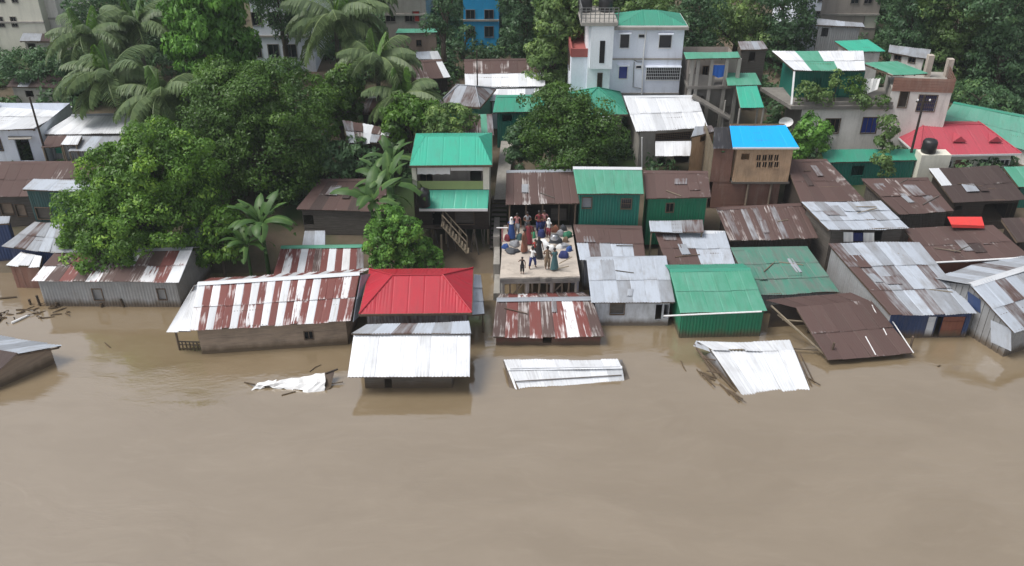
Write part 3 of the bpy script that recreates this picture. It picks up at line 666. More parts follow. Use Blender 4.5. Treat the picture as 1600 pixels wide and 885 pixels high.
T = Thing('tilted_white_roof', 'tilted white tin roof with broken left edge and debris line', 'roof', P(1190, 590, 0))
A_, B_ = P(1158, 617, -.05), P(1268, 614, -.05); R1, R2 = P(1111, 547, .75), P(1241, 548, .78); K1, K2 = P(1090, 534, .75), P(1234, 533, .72)
g = B()
for (a, b) in ((R1, R2), (A_, R1), (B_, R2), (K1, R1), (K2, R2)): g.beam(a-Vector((0, 0, .07)), b-Vector((0, 0, .07)), .07)
r = T.part('roof_frame', g, 'plank_grey'); sheets(T, r, [A_, B_, R2, R1], 5, 1, 'W', rough=.06)
sheets(T, r, [R1+Vector((0, 0, .02)), R2+Vector((0, 0, .02)), K2, K1], 5, 1, 'wWWWw', rough=.08)
for a, b, w_ in (((1243, 548, .7), (1272, 612, -.1), .05), ((1250, 552, .6), (1276, 606, -.1), .05), ((1262, 590, .1), (1282, 602, .05), .04)): g = B(); g.beam(P(*a), P(*b), w_); T.part('broken_batten', g, 'frame_wood', r)
g = B()
g.beam(P(1088, 545, .5), P(1150, 612, .02), .08); g.beam(P(1085, 538, .6), P(1118, 590, .1), .06); g.beam(P(1098, 560, .4), P(1118, 563, .5), .05); g.beam(P(1104, 580, .3), P(1126, 583, .4), .05)
T.part('broken_frame', g, 'frame_wood', r)
g = B(); g.quad(P(1083, 541, .55), P(1110, 550, .72), P(1105, 540, .8), P(1088, 532, .7)); g.quad(P(1100, 556, .1), P(1112, 550, .7), P(1150, 612, .0), P(1140, 606, -.1)); T.part('torn_sheet', g, 'galvanised', r)

T = Thing('crumpled_sheet', 'crumpled white tin sheet floating left of the white porch roof', 'sheet', P(450, 600, 0))
rows = [[(392, 611, -.03), (398, 604, .12), (404, 598, .05)], [(420, 604, .1), (422, 599, .28), (425, 595, .1)], [(450, 610, -.02), (452, 599, .25), (455, 591, .12)], [(480, 616, -.05), (482, 600, .3), (480, 589, .1)], [(507, 612, -.03), (508, 597, .35), (508, 582, .35)]]
g = B(); rz = random.Random(4); NU, NV = 16, 6; pg = {}
for i in range(NU+1):
    f = i/NU*4; i0 = min(int(f), 3); s = f-i0
    for j in range(NV+1):
        e = j/NV*2; j0 = min(int(e), 1); t_ = e-j0; K = lambda x, y: P(*rows[x][y])
        p = (K(i0, j0)*(1-s)+K(i0+1, j0)*s)*(1-t_)+(K(i0, j0+1)*(1-s)+K(i0+1, j0+1)*s)*t_; pg[i, j] = p+Vector((rz.uniform(-.03, .03), rz.uniform(-.03, .03), rz.uniform(-.05, .07)))
for i in range(NU):
    for j in range(NV):
        if (i, j) in ((3, 0), (9, 0), (10, 0), (5, 5)): continue      # torn edge
        g.quad(pg[i, j], pg[i+1, j], pg[i+1, j+1], pg[i, j+1])
T.part('tin_sheet', g, 'white_paint'); g = B(); g.quad(P(507, 612, -.02), P(517, 606, .05), P(523, 578, .5), P(508, 582, .4)); T.part('rusty_end', g, 'rust_dark')
for a, b, w_ in (((382, 598, 0), (398, 601, .15), .06), ((508, 584, .4), (528, 577, .55), .07), ((440, 618, .02), (462, 612, .02), .05), ((518, 600, .1), (536, 597, .12), .04)): g = B(); g.beam(P(*a), P(*b), w_); T.part('broken_batten', g, 'plank_dark')

# ---------------------------------------------------------------- second row, stepping up the bank
house('patched_rust_house', 'house with rust-topped galvanised roof right of the platform', [(906, 406), (1009, 406), (1003, 355), (896, 353)], 45.6, 12, 6, 2, ['GygGGr', 'rrrrrr'], patch=2, patchpat='yr', mat='tin_wall', base=-.8, cap='rust', rough=.05)
house('half_rust_house', 'house whose roof is half rust and half pale galvanised sheet', [(1042, 414), (1149, 413), (1133, 363), (1022, 361)], 45.5, 12, 6, 2, ['rrrGGG', 'rrGGGG'], patch=2, patchpat='yg', mat='plank_dark', base=-.8, cap='white_sheet', rough=.05)
house('streaked_rust_house', 'dark rusty roof with white streaks in front of the timber cabin', [(1140, 376), (1279, 372), (1254, 319), (1119, 326)], 47.5, 12, 15, 1, 'sysrysyrsyrrsrr', patch=1, patchpat='y', mat='plank_dark', base=-.8, rough=.04, wave=.2, amp=.025, cap='rust')
T = house('pale_patch_house', 'house with flat pale grey roof above the big grey roof', [(1295, 359), (1421, 356), (1376, 315), (1252, 317)], 47.5, 10, 7, 3, 'GgGGGgG', patch=3, patchpat='ggy', mat='plank_grey', style='plank_v', base=-.6, cap=None, rough=.05,
      front=[('px', 1330, 361, 1348, 377, 'hole'), ('px', 1365, 361, 1378, 377, 'hole')])
for (x0, y0, x1, y1, mt) in ((1318, 363, 1333, 378, 'cloth_white'), (1349, 364, 1366, 378, 'cloth_white'), (1333, 364, 1348, 377, 'cloth_navy')):
    g = B(); Yw = T.foot[0].y-.12
    for i in range(4):
        a, b = PY(x0+(x1-x0)*i/4, y0, Yw+.03*(i % 2)), PY(x0+(x1-x0)*(i+1)/4, y0, Yw+.03*((i+1) % 2)); c_, d_ = PY(x0+(x1-x0)*(i+1)/4, y1, Yw+.04*((i+1) % 2)), PY(x0+(x1-x0)*i/4, y1, Yw+.04*(i % 2)); g.quad(d_, c_, b, a)
    nm = {'cloth_white': 'white', 'cloth_navy': 'navy'}[mt]; sd_l = 'left of the pair' if x0 < 1330 else 'right of the pair'
    single('hanging_cloth', (f'white cloth hung under the pale grey roof, {sd_l}' if nm == 'white' else 'navy cloth hung between two white cloths under the pale roof'), 'cloth', g, mt, a, 'washing under the pale roof', True)
house('brown_gutter_house', 'long brown roof with white eave edge and orange wall, right side', [(1453, 412), (1612, 402), (1552, 352), (1412, 357)], 45.0, 10, 8, 2, 'rrzrrrrr', patch=3, patchpat='ydz', mat='orange_board', style='flat', base=-.8, cap=None, rough=.04, mats={'r': 'tin_wall'})
g = B(); g.tube([P(1452, 411, 2.35), P(1530, 407, 2.35), P(1612, 402, 2.35)], .05); bpy.context.view_layer.update()
_h = bpy.data.objects['brown_gutter_house']; o_ = link('gutter', g.mesh('gutter', _h.location), 'white_paint', _h)
house('dark_patch_house', 'brown roof with peeling pale patches behind the flat pale grey roof', [(1405, 334), (1491, 330), (1450, 279), (1346, 281)], 50, 12, 6, 2, ['rrzzyr', 'rzsrrr'], patch=3, patchpat='gyyz', mat='plank_grey', base=.2, cap='rust', rough=.05)
house('dark_brown_house', 'dark brown roof with one white panel at its upper left corner', [(1490, 316), (1604, 311), (1560, 259), (1451, 264)], 51, 12, 7, 2, ['ddddddd', 'wdddddd'], patch=2, patchpat='gd', mat='plank_dark', style='plank_v', base=.2, cap=None, rough=.03,
      front=[('px', 1492, 322, 1503, 328, 'hole'), ('px', 1535, 318, 1588, 345, 'hole')])
house('plain_brown_house', 'plain dark brown roof stepping down beside the timber cabin', [(1252, 316), (1353, 313), (1292, 250), (1226, 251)], 50.5, 12, 5, 2, 'rrrrz', patch=2, patchpat='yd', mat='plank_dark', base=.5, cap='rust')
house('edge_brown_house', 'small dark roof cut by the right photo edge', [(1590, 378), (1640, 376), (1620, 340), (1564, 341)], 47, 12, 4, 1, 'ddrd', mat='plank_dark', base=-.5, cap=None)
T = house('veranda_house', 'open-fronted shed with brown streaked roof behind the crowded platform', [(790, 319), (906, 318), (897, 266), (791, 268)], 49.3, 12, 9, 1, 'rrsrsrrrr', patch=1, patchpat='g', style='plank_v', mat='plank_dark', base=1.3, sides='rlb', wave=.2, amp=.025, rough=.03)
q = T.q; posts(T, [(q[0].x+.25+k*(q[1].x-q[0].x-.5)/4, q[0].y+.25) for k in range(5)], 1.8, q[0].z-.05, .06, 'frame_wood')
g = B(); g.quad(PY(861, 345, 50.6), PY(885, 345, 50.6), PY(885, 326, 50.6), PY(861, 326, 50.6)); T.part('board_panel', g, 'plank_grey')
T = house('green_tin_house', 'tall deep green tin house with mint roof and a barred window', [(902, 303), (1006, 303), (1003, 263), (895, 262)], 49.2, 14, 7, 1, 'mmmmmmm', mat='green_wall', base=1, cap='white_sheet', inset=.2, rough=.02,
      front=[('px', 971, 311, 986, 326, 'lattice'), ('px', 910, 309, 924, 325, 'shut', 'cloth_grey')])
house('emerald_house', 'brown-roofed house with bright emerald wall and small dark window', [(1009, 310), (1111, 308), (1106, 269), (1005, 268)], 49.5, 12, 6, 1, 'rrrrrz', patch=2, patchpat='zy', mat='emerald_wall', base=1, inset=.2, cap='rust', front=[('px', 1041, 318, 1052, 331, 'win', 'void')])
T = bpy.data.objects['emerald_house']
q = slope([(1016, 362), (1100, 362), (1098, 344), (1014, 345)], 47.9, 14)
TT = Thing('lean_to_roof', 'narrow grey tin lean-to below the emerald wall', 'roof', (q[0]+q[1])/2-Vector((0, 0, 1.5))); r = roof_frame(TT, q); sheets(TT, r, q, 5, 1, 'GGgyy', rough=.04); posts(TT, [(q[0].x+.1, q[0].y+.1), (q[1].x-.1, q[1].y+.1)], .3, q[0].z-.1)
# timber cabin with the blue roof
q = slope([(1145, 231), (1249, 231), (1228, 196), (1140, 197)], 53, 15); T = Thing('timber_cabin', 'timber cabin with vivid blue roof on a brick base', 'house', (q[0].x+2, q[0].y+1.5, 1.6))
r = roof_frame(T, q); sheets(T, r, q, 6, 1, 'b', rough=.01, amp=.012); g = B(); g.beam(q[0]-Vector((0, .03, .03)), q[1]-Vector((0, .03, .03)), .04, .12); T.part('fascia', g, 'white_paint', r)
Yf = 53.25; a, b = PY(1143, 300, Yf), PY(1228, 300, Yf); zf = PY(1180, 284, Yf).z; zt = q[0].z-.1
px = lambda x0, y0, x1, y1, k='win', m=None: ('px', x0, y0, x1, y1, k, m)
ops = [px(1158, 240, 1171, 250, 'hole')] + [px(1182+9.2*i, 242+11*j, 1188.5+9.2*i, 251+11*j, 'win', 'void') for i in range(4) for j in range(2)]
wall(T, a, b, zf, zt, zt, 'plank_v', 'plank_tan', ops, 'wall', 1, frame='plank_tan'); bk = Vector((0, 2.6, 0)); wall(T, b, b+bk, zf, zt, zt+.6, 'plank_v', 'plank_tan'); wall(T, b+bk, a+bk, zf, zt+.6, zt+.6, 'plank_v', 'plank_tan')
wall(T, a+bk, a, zf, zt+.6, zt, 'plank_v', 'plank_tan'); slab(T, 'floor_slab', [Vector((p.x, p.y, zf)) for p in (a-Vector((.1, .1, 0)), b+Vector((.1, -.1, 0)), b+bk, a+bk)], .12, 'plank_grey')
a2, b2 = PY(1112, 300, Yf+.25), PY(1217, 300, Yf+.25); wall(T, a2, b2, 1, zf-.12, zf-.12, 'plank_h', 'brick_red', seed=3); wall(T, b2, b2+bk, 1, zf-.12, zf-.12, 'flat', 'brick_red'); wall(T, a2+bk, a2, 1, zf-.12, zf-.12, 'flat', 'brick_red')
posts(T, [(PY(1168, 300, Yf).x, Yf+.05), (PY(1204, 300, Yf).x, Yf+.05)], 1.2, zf-.1, .09, 'plank_pale', 'post', 0)
a3, b3 = PY(1112, 260, Yf+.2), PY(1143, 260, Yf+.2); z3 = PY(1125, 233, Yf).z; wall(T, a3, b3, zf-.1, z3, z3, 'plank_v', 'brick_red', [px(1127, 236, 1133, 239, 'hole')]); wall(T, a3+bk*1.3, a3, 1, z3+.5, z3, 'plank_v', 'bamboo')
kq = [PY(1114, 231, 53.2), PY(1146, 231, 53.2), PY(1141, 199, 55.6), PY(1116, 199, 55.6)]; sheets(T, r, kq, 2, 1, 'k', rough=.06, name='tarp_sheet')

# house on stilts: green two-storey
Yw = 50.0; A = PY(640, 259, Yw-.4); Bq = P(769, 258, A.z)
T = Thing('stilt_house', 'two-storey stilt house with turquoise hipped roof and lime balcony', 'house', ((A.x+Bq.x)/2, Yw+2, .3))
r, c = hip_roof(T, A, Bq, 5.2, 17, 'q', .9, ridge_frac=.16)
a, b = PY(646, 300, Yw), PY(764, 300, Yw); z = lambda y: PY(700, y, Yw).z; bk = Vector((0, 4.3, 0))
wall(T, a, b, z(327)-1.3, z(296), z(296), 'flat', 'plank_dark', [px(676, 332, 690, 352, 'hole'), px(712, 330, 740, 350, 'shut', 'plank_grey')], 'lower_wall')
wall(T, a, b, z(296), z(283), z(283), 'flat', 'plaster_lime', (), 'balcony_wall'); 
wall(T, a+Vector((0, 1.1, 0)), b+Vector((0, 1.1, 0)), z(300), A.z-.1, A.z-.1, 'flat', 'plaster_beige', [px(735, 262, 752, 300, 'hole'), px(657, 262, 675, 290, 'win', 'void')], 'inner_wall')
for p0, p1 in ((b, b+bk), (b+bk, a+bk), (a+bk, a)): wall(T, p0, p1, z(327)-1.3, A.z-.1, A.z-.1, 'flat', 'plaster_cream')
slab(T, 'balcony_floor', [a+Vector((0, 0, z(297)-a.z)), b+Vector((0, 0, z(297)-b.z)), b+bk+Vector((0, 0, z(297)-b.z)), a+bk+Vector((0, 0, z(297)-a.z))], .1, 'concrete')
g = B(); g.box(b.x-.35, b.x+.02, b.y-.03, b.y+.3, z(296), A.z-.08); T.part('corner_pillar', g, 'plaster_cream'); g = B(); g.box(a.x-.02, a.x+.25, a.y-.03, a.y+.3, z(296), A.z-.08); T.part('corner_pillar', g, 'plaster_cream')
q = [PY(655, 327, Yw-1.05), PY(762, 327, Yw-1.05), PY(764, 297, Yw+.0), PY(660, 297, Yw+.0)]; rr = roof_frame(T, q); sheets(T, rr, q, 6, 1, 'q', amp=.012); g = B(); g.beam(q[0]-Vector((0, .02, .05)), q[1]-Vector((0, .02, .05)), .04, .16); T.part('fascia', g, 'white_paint', rr)
g = B(); 
for i in range(8):
    x0, x1 = 652+i*6.4, 652+(i+1)*6.4; g.quad(PY(x0, 273-(i % 2), Yw-.1), PY(x1, 273-((i+1) % 2), Yw-.1), PY(x1, 260, Yw-.05), PY(x0, 260, Yw-.05))
for i in range(8):
    x0, x1 = 704+i*6.3, 704+(i+1)*6.3; g.quad(PY(x0, 267, Yw-.08+.02*(i % 2)), PY(x1, 267, Yw-.08+.02*((i+1) % 2)), PY(x1, 260, Yw-.05), PY(x0, 260, Yw-.05))
T.part('awning_cloth', g, 'cloth_white')
zf = z(327)-1.3; slab(T, 'porch_floor', [PY(650, 356, Yw-1.2)*1, PY(692, 356, Yw-1.2), PY(692, 352, Yw), PY(650, 352, Yw)], .1, 'plank_dark')
slab(T, 'lower_floor', [Vector((p.x, p.y, zf+.05)) for p in (a, b, b+bk, a+bk)], .15, 'plank_dark')
st_ = [(a.x+.1+k*(b.x-a.x-.2)/5, a.y+.15+.9*j) for k in range(6) for j in range(3)]+[(PY(655, 380, Yw-1.1).x, Yw-1.1), (PY(690, 380, Yw-1.1).x, Yw-1.1)]
posts(T, st_, -.8, zf+.1, .07, 'bamboo', 'stilt')
posts(T, [(RNG.uniform(a.x+.3, b.x-.1), a.y+RNG.uniform(-.9, .5)) for k in range(14)], -.6, zf+.05, .04, 'plank_grey', 'prop', .5)
g = B(); p0, p1 = PY(692, 350, Yw-1.1), PY(730, 392, Yw-1.6)
for k in range(9): g.beam(p0.lerp(p1, k/8)+Vector((0, -.35, 0)), p0.lerp(p1, k/8)+Vector((0, .35, 0)), .2, .05)
for s in (-.38, .38): g.beam(p0+Vector((0, s, 0)), p1+Vector((0, s, 0)), .06); g.beam(p0+Vector((0, s, .8)), p1+Vector((0, s, .8)), .05); [g.beam(p0.lerp(p1, k/3)+Vector((0, s, 0)), p0.lerp(p1, k/3)+Vector((0, s, .8)), .04) for k in range(4)]
T.part('stair', g, 'bamboo')
g = B(); o = PY(662, 322, Yw-1.0); g.lathe(o, [(.35, 0), (.42, .05), (.42, .9), (.36, 1.05), (.12, 1.12), (.12, 1.2)], 14); single('water_tank', 'black plastic water tank on the stilt house porch', 'tank', g, 'tank_black', o, smooth=True)
# dark stairs beside it
T = Thing('wooden_stairs', 'steep dark wooden stairs between the stilt house and the platform', 'stairs', PY(778, 388, 49.6)); p0, p1 = PY(778, 386, 49.6), PY(781, 308, 53.0)
for k in range(12):
    g = B(); c_ = p0.lerp(p1, k/11); g.box(c_.x-.48, c_.x+.48, c_.y-.14, c_.y+.14, c_.z-.03, c_.z+.03); T.part('tread', g, 'plank_grey')
for s in (-.5, .5): g = B(); g.beam(p0+Vector((s, 0, -.1)), p1+Vector((s, 0, -.1)), .06, .2); T.part('stringer', g, 'plank_dark')
# striped small roof, brown timber house behind the bananas
house('small_striped_house', 'small red-and-white striped roof between banana plants and shrub', [(426, 434), (568, 430), (569, 384), (439, 386)], 45.0, 18, 12, 1, 'RpRwRsRwRpRy', mat='plank_grey', base=-.9, cap='mint_sheet', rough=.03)
house('brown_timber_house', 'brown timber house with dull brown roof behind the banana leaves', [(462, 327), (602, 330), (606, 281), (500, 281)], 51, 12, 7, 2, 'rdrrdrr', patch=2, patchpat='yd', style='plank_h', mat='plank_grey', base=-.5, cap='rust', front=[px(470, 336, 490, 352, 'hole')])
for (lab, pxs, Y_, pt) in (('flat grey tin awning below the brown timber house', [(472, 384), (508, 384), (508, 361), (476, 361)], 47.6, 8),):
    q = slope(pxs, Y_, pt); TT = Thing('tin_awning', lab, 'roof', (q[0]+q[1])/2-Vector((0, 0, 1.2))); r = roof_frame(TT, q); sheets(TT, r, q, 2, 1, 'gG'); posts(TT, [(q[0].x, q[0].y), (q[1].x, q[1].y)], -.8, q[0].z)

# ---------------------------------------------------------------- concrete platform
T = Thing('concrete_platform', 'concrete roof platform on stilts crowded with people', 'platform', P(842, 435, 0))
zp = 2.15; c4 = [P(781, 434, zp), P(906, 432, zp), P(893, 352, zp), P(787, 352, zp)]
n = 14; top = []; g = B()
fr = [c4[0].lerp(c4[1], k/n)+Vector((0, RNG.uniform(-.08, .05), 0)) for k in range(n+1)]; bkp = [c4[3].lerp(c4[2], k/n) for k in range(n+1)]
for k in range(n):
    a, b, c_, d_ = fr[k], fr[k+1], bkp[k+1], bkp[k]; dz = Vector((0, 0, .28)); g.hexa([a-dz, b-dz, c_-dz, d_-dz, a, b, c_, d_])
PLAT = T.part('slab', g, 'concrete_pale')
g = B()
for k in range(n): g.beam(fr[k]+Vector((0, -.02, -.17+RNG.uniform(-.02, .02))), fr[k+1]+Vector((0, -.02, -.17+RNG.uniform(-.02, .02))), .08, .22)
T.part('slab_edge', g, 'concrete_dark')['kind'] = 'stuff'
g = B(); g.beam(c4[0]+Vector((.1, .15, -.36)), c4[1]+Vector((-.1, .15, -.36)), .18, .2); g.beam(c4[0]+Vector((.1, 2.5, -.36)), c4[1]+Vector((-.1, 2.5, -.36)), .18, .2); g.beam(c4[0]+Vector((.1, 5.2, -.36)), c4[1]+Vector((-.1, 5.2, -.36)), .18, .2); T.part('beam', g, 'concrete')
posts(T, [(c4[0].x+.15+k*(c4[1].x-c4[0].x-.3)/10, c4[0].y+.15+RNG.uniform(0, .2)) for k in range(11)], -1.5, zp-.4, .06, 'bamboo', 'stilt', .18)
posts(T, [(c4[0].x+.15+k*(c4[1].x-c4[0].x-.3)/3, c4[0].y+.3+yy) for k in range(4) for yy in (0, 2.6, 5)], -1.5, zp-.4, .13, 'concrete', 'column', .0)
for u0, u1 in ((.06, .3), (.55, .8)): g = B(); g.beam(c4[0].lerp(c4[1], u0)+Vector((0, .25, -1.9)), c4[0].lerp(c4[1], u1)+Vector((0, .25, -.5)), .07); T.part('brace', g, 'bamboo')
g = B(); wl = [P(768, 440, .6), P(781, 440, .6)]; 
for (y0, y1, zt_) in ((380, 412, 1.9), (412, 440, 1.2), (440, 470, .5)):
    a, b = P(771, y1, 0), P(781, y1, 0); c_, d_ = P(781, y0, 0), P(773, y0, 0); g.hexa([Vector((p.x, p.y, -1.5)) for p in (a, b, c_, d_)]+[Vector((p.x, p.y, zt_)) for p in (a, b, c_, d_)])
single('retaining_wall', 'stepped concrete retaining wall left of the platform', 'wall', g, 'concrete', P(774, 420, 0))
g = B(); g.quad(PY(772, 312, 52.5), PY(792, 312, 52.5), PY(806, 195, 64), PY(786, 195, 64)); o = link('path', g.mesh('path'), 'concrete'); o['kind'] = 'structure'
# ---------------------------------------------------------------- buildings on the slope behind
def block(T, x0, x1, yt, yb_px, Y, depth, mat, style='flat', front=(), zb=None, yaw=0, top=None, right=(), left=(), **k):
    """box building: front face spans pixels x0..x1 at distance Y, top edge at pixel row yt"""
    a = PY(x0, yt, Y); b = PY(x1, yt, Y); zt = (a.z+b.z)/2; zb_ = zb if zb is not None else min(terr(a.x, Y), terr(b.x, Y))-.4
    b = a+Vector((math.cos(yaw), math.sin(yaw), 0))*(b-a).length; bk = Vector((-math.sin(yaw), math.cos(yaw), 0))*depth
    if yb_px is not None: zb_ = PY(x0, yb_px, Y).z
    wall(T, a, b, zb_, zt, zt, style, mat, front, **k); wall(T, b, b+bk, zb_, zt, zt, style, mat, right); wall(T, b+bk, a+bk, zb_, zt, zt, style, mat); wall(T, a+bk, a, zb_, zt, zt, style, mat, left)
    if top: slab(T, 'roof_slab', [Vector((p.x, p.y, zt+.1)) for p in (a-Vector((.1, .1, 0)), b+Vector((.1, -.1, 0)), b+bk, a+bk)], .14, top)
    return a, b, bk, zt
# white three-storey building
T = Thing('white_building', 'tall white plastered building with green hipped roof and stair tower', 'building', PY(980, 150, 66)+Vector((0, 0, -2.5)))
Yb = 64.0
fr = [px(969, 53, 983, 75, 'shut'), px(998, 54, 1007, 59, 'shut'), px(1030, 54, 1049, 75, 'shut'), px(967, 103, 980, 123, 'shut', 'glass_blue'), px(994, 103, 1002, 107, 'shut'), px(1010, 105, 1062, 125, 'grille', 'void')]
a, b, bk, zt = block(T, 957, 1070, 45, None, Yb, 3.5, 'plaster_white', front=fr, frame='white_paint', zb=2.6)
slab(T, 'cornice', [Vector((p.x, p.y, zt+.16)) for p in (a-Vector((.15, .25, 0)), b+Vector((.25, -.25, 0)), b+bk+Vector((.25, .2, 0)), a+bk)], .2, 'concrete')
A = Vector((a.x+.35, a.y-.1, zt+.24)); Bq = Vector((b.x+.15, b.y-.1, zt+.24)); hip_roof(T, A, Bq, 3.4, 22, 't', .9, frame='white_paint', ridge_frac=.41)
for y in (91, 145): g = B(); z = PY(1000, y, Yb).z; g.box(a.x-.02, b.x+.03, a.y-.08, a.y+.02, z-.12, z); T.part('floor_band', g, 'concrete')
for (x0, x1, y) in ((966, 986, 52), (1028, 1052, 53), (964, 983, 102), (1008, 1064, 104)):
    g = B(); z = PY(x0, y, Yb).z; g.box(PY(x0, y, Yb).x, PY(x1, y, Yb).x, a.y-.35, a.y+.02, z, z+.08); T.part('sunshade', g, 'plaster_white')
g = B(); p = PY(1010, 45, Yb-.08); g.tube([p, PY(1005, 90, Yb-.08), PY(1003, 148, Yb-.08)], .05); T.part('drain_pipe', g, 'white_paint')
g = B(); g.tube([PY(987, 92, Yb-.06), PY(996, 97, Yb-.06), PY(1003, 97, Yb-.06)], .03); g.tube([PY(991, 97, Yb-.06), PY(989, 136, Yb-.06), PY(1003, 139, Yb-.06)], .03); T.part('drain_pipe', g, 'steel')
block(T, 921, 957.5, 38, None, Yb-.5, 4.5, 'plaster_tower', front=[px(934, 115, 940, 139, 'lattice', 'void')], zb=2.6)
g = B(); p0, p1 = PY(921, 108, Yb-.9), PY(956, 38, Yb-.9); g.box(p0.x, PY(956, 108, Yb-.9).x, Yb-.9, Yb-.49, p0.z, p1.z); T.part('stair_bay', g, 'plaster_tower')
wall(T, PY(936, 99, Yb-.93), PY(944, 99, Yb-.93), PY(940, 99, Yb-.93).z, PY(940, 64, Yb-.93).z, PY(940, 64, Yb-.93).z, 'flat', 'void', (), 'slot_window')
s0, s1 = PY(908, 36, Yb-1), PY(966, 36, Yb-1); slab(T, 'roof_terrace', [s0, s1, s1+Vector((0, 5, 0)), s0+Vector((0, 5, 0))], .22, 'concrete')
g = B()
for k in range(9): p = s0.lerp(s1, k/8)+Vector((0, .1, 0)); g.beam(p, p+Vector((0, 0, 1.0)), .05)
for k in range(5): g.beam(s0+Vector((.05, .1+k*1.2, 0)), s0+Vector((.05, .1+k*1.2, 1.0)), .05)
for zz_ in (.3, .55, .8, 1.0): g.beam(s0+Vector((0, .1, zz_)), s1+Vector((0, .1, zz_)), .035); g.beam(s0+Vector((.05, .1, zz_)), s0+Vector((.05, 4.9, zz_)), .035)
T.part('railing', g, 'steel')
for xk, yk in ((917, 2.2), (950, 2.2)):
    o = Vector((PY(xk, 36, Yb).x, Yb+yk, s0.z)); g = B(); g.lathe(o, [(.45, 0), (.52, .06), (.52, .95), (.42, 1.1), (.15, 1.2)]); single('rooftop_tank', ('left' if xk < 930 else 'right')+' black water tank on the white building roof terrace', 'tank', g, 'tank_black', o, 'tanks on the white building', True)
a, b, bk, zt = block(T, 893, 921, 88, None, Yb-.2, 4.5, 'plaster_white', zb=2.6, left=[(1.0, 1.7, 7.3, 8.6), (2.4, 3.1, 7.3, 8.6)])
g = B()
for p, q_ in ((a, b), (a+bk, a), (b+bk, a+bk)): g.beam(p+Vector((0, 0, .25)), q_+Vector((0, 0, .25)), .14, .6)
T.part('parapet', g, 'parapet_red'); slab(T, 'roof_slab', [Vector((p.x, p.y, zt+.05)) for p in (a, b, b+bk, a+bk)], .1, 'parapet_red')
# small green hip roof next to the tree
T = Thing('small_green_house', 'low house with dark green pyramid roof below the stair tower', 'house', PY(935, 200, 61)); A = PY(893, 179, 59.5); Bq = P(981, 179, A.z); r, c = hip_roof(T, A, Bq, 4.6, 26, 't', .8, cap='teal_sheet')
walls_rect(T, *c[:4], 2, A.z-.08, 'flat', 'concrete_pale', .35, front=[px(932, 192, 955, 215, 'hole')]); g = B(); g.hexa([PY(931, 189, 58.8), PY(959, 189, 58.8), PY(959, 182, 59.6), PY(931, 182, 59.6)]+[p+Vector((0, 0, .05)) for p in (PY(931, 189, 58.8), PY(959, 189, 58.8), PY(959, 182, 59.6), PY(931, 182, 59.6))]); T.part('awning', g, 'white_sheet')
# white sheet roof house
T = house('white_roof_house', 'house with wide white sheet roof and a small white awning', [(994, 206), (1106, 198), (1088, 150), (974, 151)], 58, 15, 7, 2, 'WWwWWWW', mat='concrete', style='flat', base=2, cap='white_sheet', rough=.03, inset=.35,
      front=[px(1025, 208, 1079, 219, 'grille', 'void'), px(1027, 246, 1040, 262, 'hole'), px(1052, 244, 1076, 264, 'hole')])
q = [PY(1024, 244, 57.2), PY(1080, 243, 57.2), PY(1080, 221, 58.2), PY(1024, 221, 58.2)]; r = roof_frame(T, q); sheets(T, r, q, 4, 1, 'W', amp=.01)
g = B(); g.tube([PY(1003, 262, 57.9), PY(1003, 215, 57.9)], .05); T.part('drain_pipe', g, 'white_paint')
house('yellow_wall_shed', 'narrow shed with yellowish plank wall left of the timber cabin', [(1080, 214), (1118, 205), (1112, 196), (1086, 198)], 55.5, 10, 2, 1, 'gy', mat='plank_tan', style='plank_v', base=2, cap=None, inset=.1, front=[px(1094, 211, 1106, 221, 'hole')])
# unfinished concrete house with green roofs
T = Thing('unfinished_house', 'unfinished concrete house with bare columns, thin pale green roof and blue tarp', 'building', PY(1110, 180, 64))
Yu = 63; q = slope([(1072, 92), (1157, 90), (1153, 81), (1068, 82)], Yu-.6, 5); r = roof_frame(T, q); sheets(T, r, q, 6, 1, 'mmmmmm', amp=.012)
a, b, bk, zt = block(T, 1076, 1152, 92, None, Yu+.9, 3, 'plaster_beige', front=[px(1085, 104, 1093, 124, 'hole'), px(1112, 100, 1133, 130, 'hole'), px(1098, 104, 1106, 118, 'win', 'void')], zb=3)
z1 = PY(1100, 135, Yu-.4).z
slab(T, 'floor_slab', [Vector((PY(x, 135, Yu-.4).x, y, z1)) for x, y in ((1074, Yu-.4), (1160, Yu-.4), (1160, Yu+4), (1074, Yu+4))], .2, 'concrete_dark')
for x in (1078, 1087, 1108, 1131, 1150):
    g = B(); p = PY(x, 135, Yu-.2); g.box(p.x-.12, p.x+.12, p.y-.12, p.y+.12, 3, q[0].z-.1); T.part('column', g, 'concrete')
wall(T, (PY(1074, 135, Yu-.3).x, Yu-.3, 0), (PY(1115, 135, Yu-.3).x, Yu-.3, 0), z1-.3, z1+.9, z1+.75, 'flat', 'concrete_dark', (), 'parapet'); wall(T, (PY(1076, 160, Yu).x, Yu, 0), (PY(1160, 160, Yu).x, Yu, 0), 2.6, z1-.2, z1-.2, 'flat', 'concrete_dark', [px(1120, 165, 1140, 190, 'hole'), px(1086, 150, 1098, 166, 'hole')], 'lower_wall')
g = B(); g.beam(PY(1082, 150, Yu-.8), PY(1140, 184, Yu-1.6), .7, .15); T.part('stair', g, 'concrete_dark')
g = B()
for i in range(6): x0, x1 = 1110+i*4, 1114+i*4; g.quad(PY(x0, 122-(i % 3), Yu-.25+.05*(i % 2)), PY(x1, 122-((i+1) % 3), Yu-.25+.05*((i+1) % 2)), PY(x1, 102, Yu-.25), PY(x0, 102, Yu-.25))
single('blue_tarp', 'bright blue tarp hanging in the unfinished house', 'tarp', g, 'bright_blue_cloth', PY(1120, 122, Yu-.25))
